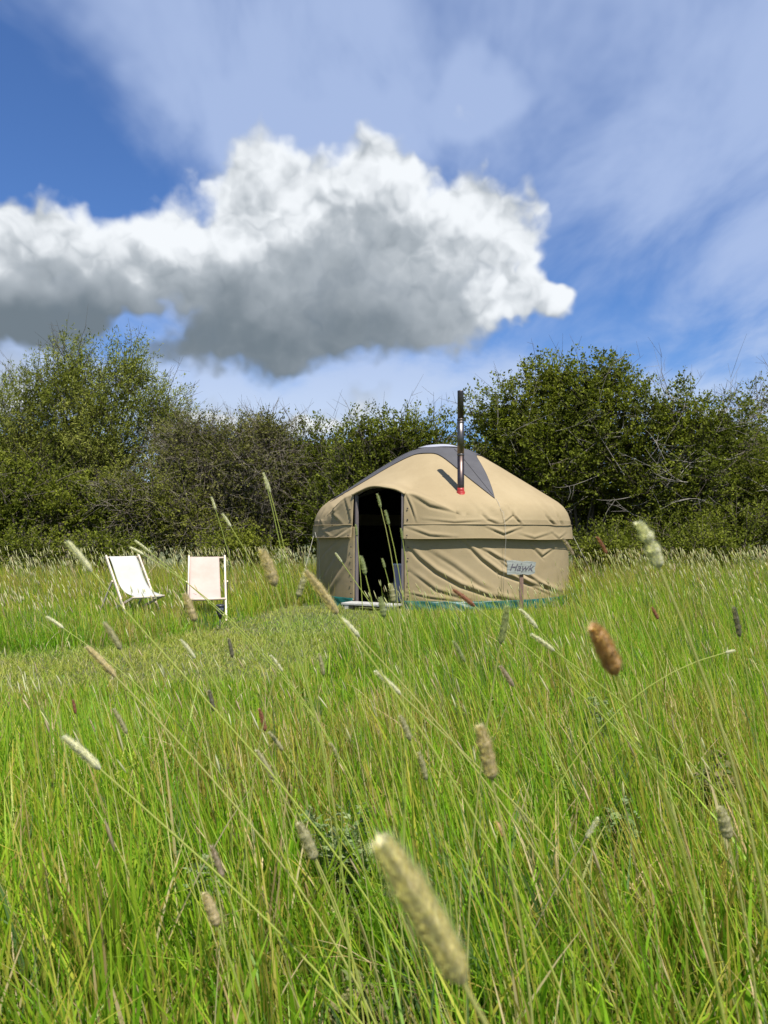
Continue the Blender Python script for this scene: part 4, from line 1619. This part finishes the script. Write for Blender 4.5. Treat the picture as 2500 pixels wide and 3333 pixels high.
        hc = np.array([(.66, .62, .38), (.60, .57, .32), (.56, .46, .30), (.70, .67, .46), (.50, .50, .28)])[rg.integers(0, 5, N)] * rg.uniform(.8, 1.15, N)[:, None]
        rows, cc = [], []
        for t_, r_ in ((-.12, .35), (.2, 1.0), (.65, .85), (1.0, .12)):
            for a_ in (0, 2.094, 4.189):
                rows.append(tip + ax * (ln * t_)[:, None] + (s1 * math.cos(a_) + s2 * math.sin(a_)) * (wd * r_)[:, None])
                cc.append(hc)
        V = np.stack(rows, 1).reshape(-1, 3)
        C = np.stack(cc, 1).reshape(-1, 3)
        b = (np.arange(N) * 12)[:, None]
        Q = np.concatenate([b + np.array([[3 * r_ + a_, 3 * r_ + (a_ + 1) % 3, 3 * r_ + 3 + (a_ + 1) % 3, 3 * r_ + 3 + a_]]) for r_ in range(3) for a_ in range(3)])
        hd.add(V, Q, None, C)
    so = st.build('seeding_grass', M['blade'], 'haze of thin flowering grass stems with narrow pale heads across the meadow', 'grass')
    me = mesh_np('seed_heads', np.concatenate(hd.V), np.concatenate(hd.Q), None, np.concatenate(hd.C), M['plume'])
    tag(link('seed_heads', me, so), kind='stuff')


build_meadow()

# ------------------------------------------------------------------ single foxtail stalks in the foreground
FOX_COL = {'big': [(.66, .58, .36), (.74, .68, .46)], 'pale': [(.72, .69, .55), (.64, .61, .46)], 'tan': [(.58, .48, .29), (.66, .57, .36)], 'orange': [(.68, .48, .27), (.62, .43, .24)],
           'purple': [(.42, .34, .25), (.52, .43, .31)], 'grey': [(.46, .43, .26), (.56, .51, .34)], 'green': [(.36, .40, .20), (.46, .46, .27)],
           'rust': [(.36, .16, .10), (.44, .25, .16)], 'dark': [(.22, .20, .15), (.32, .29, .21)]}


def foxtail(label, tip, base, Y, kind='pale', wid=None, sway=.5, fuzz=260, toward=0.0, stemcol=None, thick=.0015, kink=False, rootdx=None):
    """tip/base: photo pixels of the head's two ends, Y: distance"""
    rg = np.random.default_rng(int(tip[0] * 7 + tip[1]))
    b = np.array(at(base[0], base[1], Y))
    p = np.array(at(tip[0], tip[1], Y - toward))
    ax = p - b
    Lh = np.linalg.norm(ax)
    ax /= Lh
    r = (wid if wid else Lh * .085)
    fall = b[2]
    down = -ax
    hx = down[:2] / max(.25, -down[2]) if down[2] < 0 else np.array([down[0], down[1]]) * 1.5
    off = np.clip(hx * sway, -.75, .75) * fall
    root = np.array([b[0] + (off[0] if rootdx is None else rootdx), b[1] + abs(off[1]) * .3 + .02, 0.])
    root[1] = max(root[1], .30)
    root[2] = float(gz(root[0], root[1])) - .01
    t = thing('foxtail_stalk', label, 'grass stalk', tuple(root), 0, 'foxtail stalks in the foreground')
    c1 = b + down * min(.45 * fall, .35)
    c2 = root + np.array([(c1[0] - root[0]) * .18, 0, .45 * fall])
    tt = np.linspace(0, 1, 15)[:, None]
    S = (1 - tt) ** 3 * root + 3 * tt * (1 - tt) ** 2 * c2 + 3 * tt ** 2 * (1 - tt) * c1 + tt ** 3 * (b + ax * Lh * .06)
    V, Q, _ = tubes_np([(S - root, thick * (1.45 - .6 * tt[:, 0]))], 6)
    sc = np.array(stemcol if stemcol else [(.46, .52, .10), (.50, .50, .16), (.40, .48, .09)][rg.integers(0, 3)])
    cs = sc * (1 - tt * .35) + np.array([.33, .30, .15]) * tt * .35
    link('stem', mesh_np('stem', V, Q, col=np.repeat(cs, 6, 0), mat=M['blade'], smooth_shade=True), t)
    # leaf sheath blade part way up the stem
    if rg.random() < .55:
        q = S[rg.integers(4, 8)]
        d = np.array([rg.choice([-1, 1]) * .8, rg.normal() * .3, .75])
        d /= np.linalg.norm(d)
        ll = rg.uniform(.08, .18)
        P = [q + d * ll * k + np.array([0, 0, -.45 * ll]) * k * k for k in np.linspace(0, 1, 5)]
        sdv = np.cross(d, [0, .3, 1.])
        sdv /= np.linalg.norm(sdv)
        vv = []
        for k, pp in enumerate(P):
            ww = .0028 * (1 - (k / 4.2) ** 1.5)
            vv += [pp - sdv * ww - root, pp + sdv * ww - root]
        link('leaf', mesh_np('leaf', np.array(vv), np.array([[2 * i, 2 * i + 1, 2 * i + 3, 2 * i + 2] for i in range(4)]), col=np.tile(np.array([(.10, .19, .025)]), (len(vv), 1)), mat=M['blade']), t)
    # head: core spindle plus overlapping spikelets
    cols = np.array(FOX_COL[kind])
    x1 = np.cross(ax, [0.3, 1., .2])
    x1 /= np.linalg.norm(x1)
    y1 = np.cross(ax, x1)
    bend = np.cross(ax, [0, 1., 0]) * Lh * (.06 if not kink else .22)

    lph = rg.uniform(0, 6)

    def prof(s):
        s = np.asarray(s, float)
        f = np.minimum(np.clip(s / .14, 0, 1) ** .6, np.clip((1.02 - s) / .34, 0, 1) ** .55)
        f = f * (1 + .10 * np.sin(s * 23 + lph) + .07 * np.sin(s * 41 + 2 * lph))
        if kink:
            f = f * (1 - .45 * np.exp(-((s - .52) / .07) ** 2))
        return f
    ss = np.linspace(0, 1, 26)[:, None]
    axis = b + ax * Lh * ss + bend * (ss * ss - ss)
    Vc, Qc, _ = tubes_np([(axis - root, r * .78 * prof(ss[:, 0]) + .0004)], 8)
    n = fuzz
    s = np.sort(rg.uniform(0.0, .98, n))
    a = np.arange(n) * 2.39996 + rg.normal(size=n) * .3
    rad = x1 * np.cos(a)[:, None] + y1 * np.sin(a)[:, None]
    o = b + ax * Lh * s[:, None] + bend * (s * s - s)[:, None] + rad * (r * .70 * prof(s))[:, None]
    dv = ax * 1.0 + rad * rg.uniform(.3, .85, n)[:, None]
    dv /= np.linalg.norm(dv, axis=1)[:, None]
    sl = rg.uniform(.055, .095, n) * max(Lh, .035) * 1.1
    sd = np.cross(dv, rad)
    sd /= np.linalg.norm(sd, axis=1)[:, None] + 1e-9
    ww = sl * .22
    q0 = o - dv * (sl * .2)[:, None]
    q1 = o + dv * (sl * .35)[:, None] + sd * ww[:, None] + rad * (sl * .08)[:, None]
    q2 = o + dv * sl[:, None]
    q3 = o + dv * (sl * .35)[:, None] - sd * ww[:, None] + rad * (sl * .08)[:, None]
    # fine awns
    m = int(n * 1.5)
    s2 = rg.uniform(0.02, .98, m)
    a2 = rg.uniform(0, 6.28, m)
    rd = x1 * np.cos(a2)[:, None] + y1 * np.sin(a2)[:, None]
    w0 = b + ax * Lh * s2[:, None] + bend * (s2 * s2 - s2)[:, None] + rd * (r * .75 * prof(s2))[:, None]
    dd = ax * .9 + rd * rg.uniform(.4, 1.0, m)[:, None]
    al = rg.uniform(.06, .15, m) * max(Lh, .035)
    sw = np.cross(dd, rd)
    sw /= np.linalg.norm(sw, axis=1)[:, None] + 1e-9
    w1 = w0 + dd * al[:, None]
    wt = .00016 + .004 * al
    At = np.stack([w0 - sw * wt[:, None], w0 + sw * wt[:, None], w1], 1).reshape(-1, 3)
    V = np.concatenate([Vc, np.stack([q0, q1, q2, q3], 1).reshape(-1, 3) - root, At - root])
    Q = np.concatenate([Qc, len(Vc) + np.arange(n * 4).reshape(-1, 4)])
    T = len(Vc) + 4 * n + np.arange(m * 3).reshape(-1, 3)
    hc = cols[0] + (cols[1] - cols[0]) * rg.random((n, 1))
    hc = hc * rg.uniform(.8, 1.2, (n, 1))
    C = np.concatenate([np.tile(cols[0] * .85, (len(Vc), 1)), np.repeat(hc, 4, 0), np.tile(cols[1] * 1.15, (m * 3, 1))])
    link('seed_head', mesh_np('seed_head', V, Q, T, C, M['plume']), t)
    return t


def build_foxtails():
    F = foxtail
    F('huge blurred tan seed head leaning left, closest to the camera at bottom centre', (1248, 2752), (1512, 3205), .385, 'big', .0066, .25, 1800, .0)
    F('white fluffy seed head leaning left over the lower left grass on a long arching stem', (210, 2400), (328, 2505), 1.12, 'pale', .0058, .75, 600)
    F('pale seed head left of the white deck chair, leaning over its top rail', (220, 1765), (300, 1862), 1.35, 'pale', .0052, .8, 420)
    F('pale tan seed head with brown tip leaning left below the white deck chair', (284, 2108), (378, 2204), 1.28, 'tan', .0052, .6, 420)
    F('plump grey seed head upright-left under the white deck chair', (340, 2028), (394, 2116), 1.5, 'grey', .0062, .4, 380)
    F('thin pale seed head lying nearly flat at the far left of the meadow', (152, 2008), (208, 2046), 2.1, 'pale', .0045, .7)
    F('short pale seed head just right of the white chair top', (424, 1782), (468, 1806), 2.4, 'pale', .0048, .7)
    F('thin pale seed head crossing above the white deck chair, upper of two', (440, 1760), (486, 1796), 2.5, 'pale', .0032, .7)
    F('broad brown seed head standing between the pink deck chair and the yurt', (852, 1790), (896, 1908), 1.15, 'tan', .0095, .3, 520)
    F('tall pale seed head highest against the hedge left of the yurt', (858, 1540), (872, 1596), 2.4, 'pale', .0042, .4)
    F('slim seed head beside the highest one, slightly lower', (868, 1560), (880, 1604), 2.6, 'pale', .0035, .5)
    F('small pale seed head against the hedge above the pink deck chair', (688, 1618), (702, 1660), 2.9, 'pale', .0048, .35)
    F('pale slanting seed head against the hedge, right of and below the small one', (724, 1672), (752, 1716), 2.6, 'pale', .0048, .5)
    F('long pale seed head slanting across the green skirt left of the doorway', (996, 1862), (1100, 2000), 1.02, 'tan', .0055, .55, 520)
    F('white seed head slanting below the doorway step, lower of the two in line', (1112, 2012), (1170, 2074), 1.35, 'pale', .0050, .6)
    F('pale seed head on a thin stem highest in the dark doorway', (1228, 1608), (1240, 1654), 2.6, 'green', .0046, .25)
    F('second highest pale seed head in the dark doorway', (1254, 1662), (1266, 1710), 2.45, 'green', .0048, .25)
    F('small green seed head against the left door jamb', (1158, 1708), (1162, 1746), 2.7, 'green', .0042, .2)
    F('small green seed head against the right door jamb', (1305, 1720), (1311, 1758), 2.7, 'green', .0042, .2)
    F('brown-green seed head low on the left inside the doorway', (1174, 1810), (1190, 1872), 1.9, 'green', .0062, .25)
    F('short pale seed head low in the middle of the doorway', (1244, 1818), (1253, 1850), 2.6, 'green', .0046, .25)
    F('dull grey seed head in front of the lavender cabinet', (1272, 1900), (1280, 1962), 1.8, 'grey', .0075, .15)
    F('fat pale seed head in front of the doorway step', (1238, 1945), (1250, 2010), 1.55, 'green', .0072, .15, 380)
    F('pale upright seed head leaning right below the canvas wall, left of the sign post', (1650, 1976), (1628, 2098), 1.35, 'green', .0058, .35, 420)
    F('pale seed head leaning left just right of the foot of the sign post', (1694, 1984), (1750, 2046), 1.75, 'pale', .0055, .6)
    F('long white seed head on a stem sloping far right below the sign', (1730, 2066), (1806, 2120), 1.55, 'pale', .0044, .85, 380)
    F('fat orange-brown blurred seed head right of centre', (1935, 2042), (2006, 2196), .62, 'orange', .0074, .3, 700, .03)
    F('plump blurred tan seed head standing upright in the middle grass', (1562, 2366), (1602, 2540), .86, 'tan', .0085, .2, 620)
    F('pale kinked blurred seed head against the dark hedge right of the yurt', (2078, 1704), (2146, 1850), .80, 'pale', .0078, .3, 600, .0, kink=True)
    F('reddish slim seed head against the hedge right of the yurt', (1944, 1748), (1976, 1804), 2.2, 'rust', .0046, .5)
    F('dusky purple seed head at the right edge of the yurt wall', (1832, 1752), (1868, 1810), 2.2, 'purple', .0052, .5)
    F('rust-coloured seed head leaning left across the bottom of the canvas wall', (1476, 1920), (1546, 1974), 1.6, 'rust', .0048, .7)
    F('pale seed head leaning left in the grass below the canvas wall', (1476, 2088), (1514, 2156), 1.9, 'green', .0050, .5)
    F('dark purple seed head in the grass right below the sign', (1628, 2168), (1672, 2236), 1.8, 'purple', .0062, .5)
    F('grey-brown seed head upright in the grass at the picture centre', (1302, 2330), (1336, 2412), 1.5, 'grey', .0065, .3)
    F('dull olive seed head just right of the grey-brown central one, lower', (1364, 2450), (1388, 2540), 1.5, 'grey', .0058, .25)
    F('long pale seed head leaning left near the picture centre', (1222, 2186), (1306, 2262), 1.4, 'pale', .0046, .6)
    F('dark green slim seed head near the right edge of the meadow', (2388, 1978), (2408, 2074), 1.5, 'dark', .0052, .2)
    F('grey seed head leaning left in the lower left grass', (370, 2308), (414, 2390), 1.7, 'grey', .0050, .5)
    F('pale slim seed head lower left of centre, the lower of a pair', (836, 2444), (892, 2540), 1.5, 'grey', .0056, .5)
    F('short grey-pink seed head lower left of centre, the upper of a pair', (876, 2384), (922, 2444), 1.8, 'grey', .0052, .6)
    F('small grey seed head left of the centre weeds', (1076, 2418), (1104, 2474), 2.1, 'grey', .0052, .4)
    F('pale-tipped seed head leaning left in front of the mown path', (588, 2082), (636, 2144), 2.0, 'pale', .0052, .6)
    F('dark blunt seed head upright before the mown path', (744, 2080), (757, 2142), 2.1, 'dark', .0052, .2)
    F('small pale seed head before the mown path, right of the dark blunt one', (882, 2134), (920, 2186), 2.3, 'pale', .0050, .55)
    F('blurred tan seed head in front of the left leg of the pink deck chair', (600, 1932), (634, 2024), 1.5, 'tan', .0085, .3, 380)
    F('dark seed head leaning right beside the yurt rope', (992, 1872), (968, 1946), 1.6, 'grey', .0075, .4)
    F('tiny reddish seed head in the lower left grass', (237, 2278), (246, 2324), 2.4, 'rust', .0052, .2)
    F('small dark seed head upright in the left middle grass', (680, 2248), (696, 2316), 2.0, 'dark', .0058, .25)
    F('dark red seed head just above the grey-pink pair', (844, 2308), (864, 2382), 1.8, 'rust', .0052, .25)
    F('narrow grey-violet seed head low on the left', (688, 2756), (726, 2862), 1.25, 'purple', .0052, .25)
    F('blurred pinkish tan seed head low on the left, crossing a long stem', (666, 2908), (708, 3016), .95, 'tan', .0075, .2, 420)
    F('plump grey seed head left of the grey-green weed', (974, 2682), (1026, 2800), 1.05, 'grey', .0088, .25, 460)
    F('white seed head leaning right on a straight straw-coloured stem, low on the right', (1946, 2664), (1906, 2730), 1.6, 'pale', .0050, .6, 380, 0, (.40, .36, .20))
    F('dark grey blurred seed head at the lower right edge', (2346, 2630), (2370, 2732), 1.0, 'grey', .0090, .15, 420)
    F('tiny orange seed head low right of centre', (1614, 2674), (1640, 2726), 1.7, 'orange', .0058, .3)
    F('small grey seed head right of the tiny orange one', (1688, 2630), (1716, 2682), 1.9, 'grey', .0056, .4)
    F('pale seed head on a hooked stem near the right edge', (2392, 2117), (2362, 2124), 2.0, 'pale', .0040, .2)
    F('grey seed head in the grass right of the mown path', (1038, 2128), (1054, 2200), 2.0, 'grey', .0062, .2)
    F('white needle-like seed head leaning across the left canvas panel', (1092, 1800), (1114, 1832), 2.4, 'pale', .0030, .7)
    F('rusty blunt seed head in the tall grass at the right, below the hedge', (2122, 1976), (2142, 2016), 2.2, 'rust', .0050, .3)


build_foxtails()


# ------------------------------------------------------------------ grey-green weeds
def weed(label, u, v, Y, h, spread, n_stem, n_leaf, cols, seed):
    rg = np.random.default_rng(seed)
    p = at(u, v, Y)
    t = thing('mugwort_plant', label, 'weed', (p.x, Y, float(gz(p.x, Y))), 0, 'grey-green weeds in the grass')
    paths, LP, LA, LS = [], [], [], []
    for i in range(n_stem):
        a = rg.uniform(0, 6.28)
        top = np.array([math.cos(a) * spread * rg.random() ** .5, math.sin(a) * spread * rg.random() ** .5, h * rg.uniform(.65, 1.0)])
        tt = np.linspace(0, 1, 6)[:, None]
        S = tt * top * np.array([1, 1, 1]) + np.array([0, 0, 1]) * 0
        S[:, :2] *= tt ** .6
        paths.append((S, .0028 * (1 - .6 * tt[:, 0])))
        for _ in range(n_leaf):
            s = rg.uniform(.3, 1.0)
            q = top * s
            q[:2] *= s ** .6
            LP.append(q + rg.normal(size=3) * .006)
            b = rg.uniform(0, 6.28)
            LA.append((math.cos(b), math.sin(b), rg.uniform(.1, .9)))
            LS.append(rg.uniform(.022, .05) * (1.25 - .6 * s))
    V, Q, _ = tubes_np(paths, 4)
    link('stalk', mesh_np('stalk', V, Q, col=np.tile(np.array([(.11, .15, .05)]), (len(V), 1)), mat=M['blade']), t)
    P, A, S = np.array(LP), np.array(LA), np.array(LS)
    A /= np.linalg.norm(A, axis=1)[:, None]
    sd = np.cross(A, rg.normal(size=A.shape) * .5 + [0, 0, 1])
    sd /= np.linalg.norm(sd, axis=1)[:, None]
    N = len(P)
    up = np.array([0, 0, 1.])
    # a lobed leaf: three pointed lobes
    quads = []
    cc = []
    c = np.array(cols)[rg.integers(0, len(cols), N)] * rg.uniform(.8, 1.2, (N, 1))
    for ang, ln in ((0, 1.0), (.7, .72), (-.7, .72)):
        d = A * math.cos(ang) + sd * math.sin(ang)
        w = sd * math.cos(ang) - A * math.sin(ang)
        m = P + A * (S * .25)[:, None]
        quads.append(np.stack([m - d * (S * .2)[:, None], m + d * (S * ln * .5)[:, None] + w * (S * .16)[:, None], m + d * (S * ln)[:, None] - up * (S * .15)[:, None], m + d * (S * ln * .5)[:, None] - w * (S * .16)[:, None]], 1))
        cc.append(np.repeat(c, 4, 0))
    V = np.concatenate([q.reshape(-1, 3) for q in quads])
    o = link('leaves', mesh_np('leaves', V, np.arange(len(V)).reshape(-1, 4), col=np.concatenate(cc), mat=M['leaf']), t)
    tag(o, kind='stuff')


SAGE = [(.20, .26, .11), (.26, .31, .145), (.16, .225, .085)]
BROWNISH = [(.20, .19, .08), (.24, .20, .10), (.14, .17, .06)]
weed('large bushy grey-green weed in the grass at lower centre', 1130, 2900, 2.15, .37, .11, 16, 40, SAGE, 1)
weed('small grey-green weed tuft at the lower left', 672, 3000, 1.95, .30, .05, 7, 24, SAGE, 2)
weed('yellowish weed tuft at the bottom edge left of the huge seed head', 1165, 3330, 1.6, .22, .06, 9, 24, BROWNISH, 3)
weed('brown-topped leafy weed in the right-hand grass', 2330, 2720, 2.6, .42, .06, 9, 30, BROWNISH, 4)
weed('faint grey-green weed beneath the orange seed head', 1960, 2400, 3.6, .38, .08, 9, 26, SAGE, 5)
weed('grey-green weed between the stems at the lower right', 2010, 2800, 2.3, .32, .08, 9, 26, SAGE, 6)
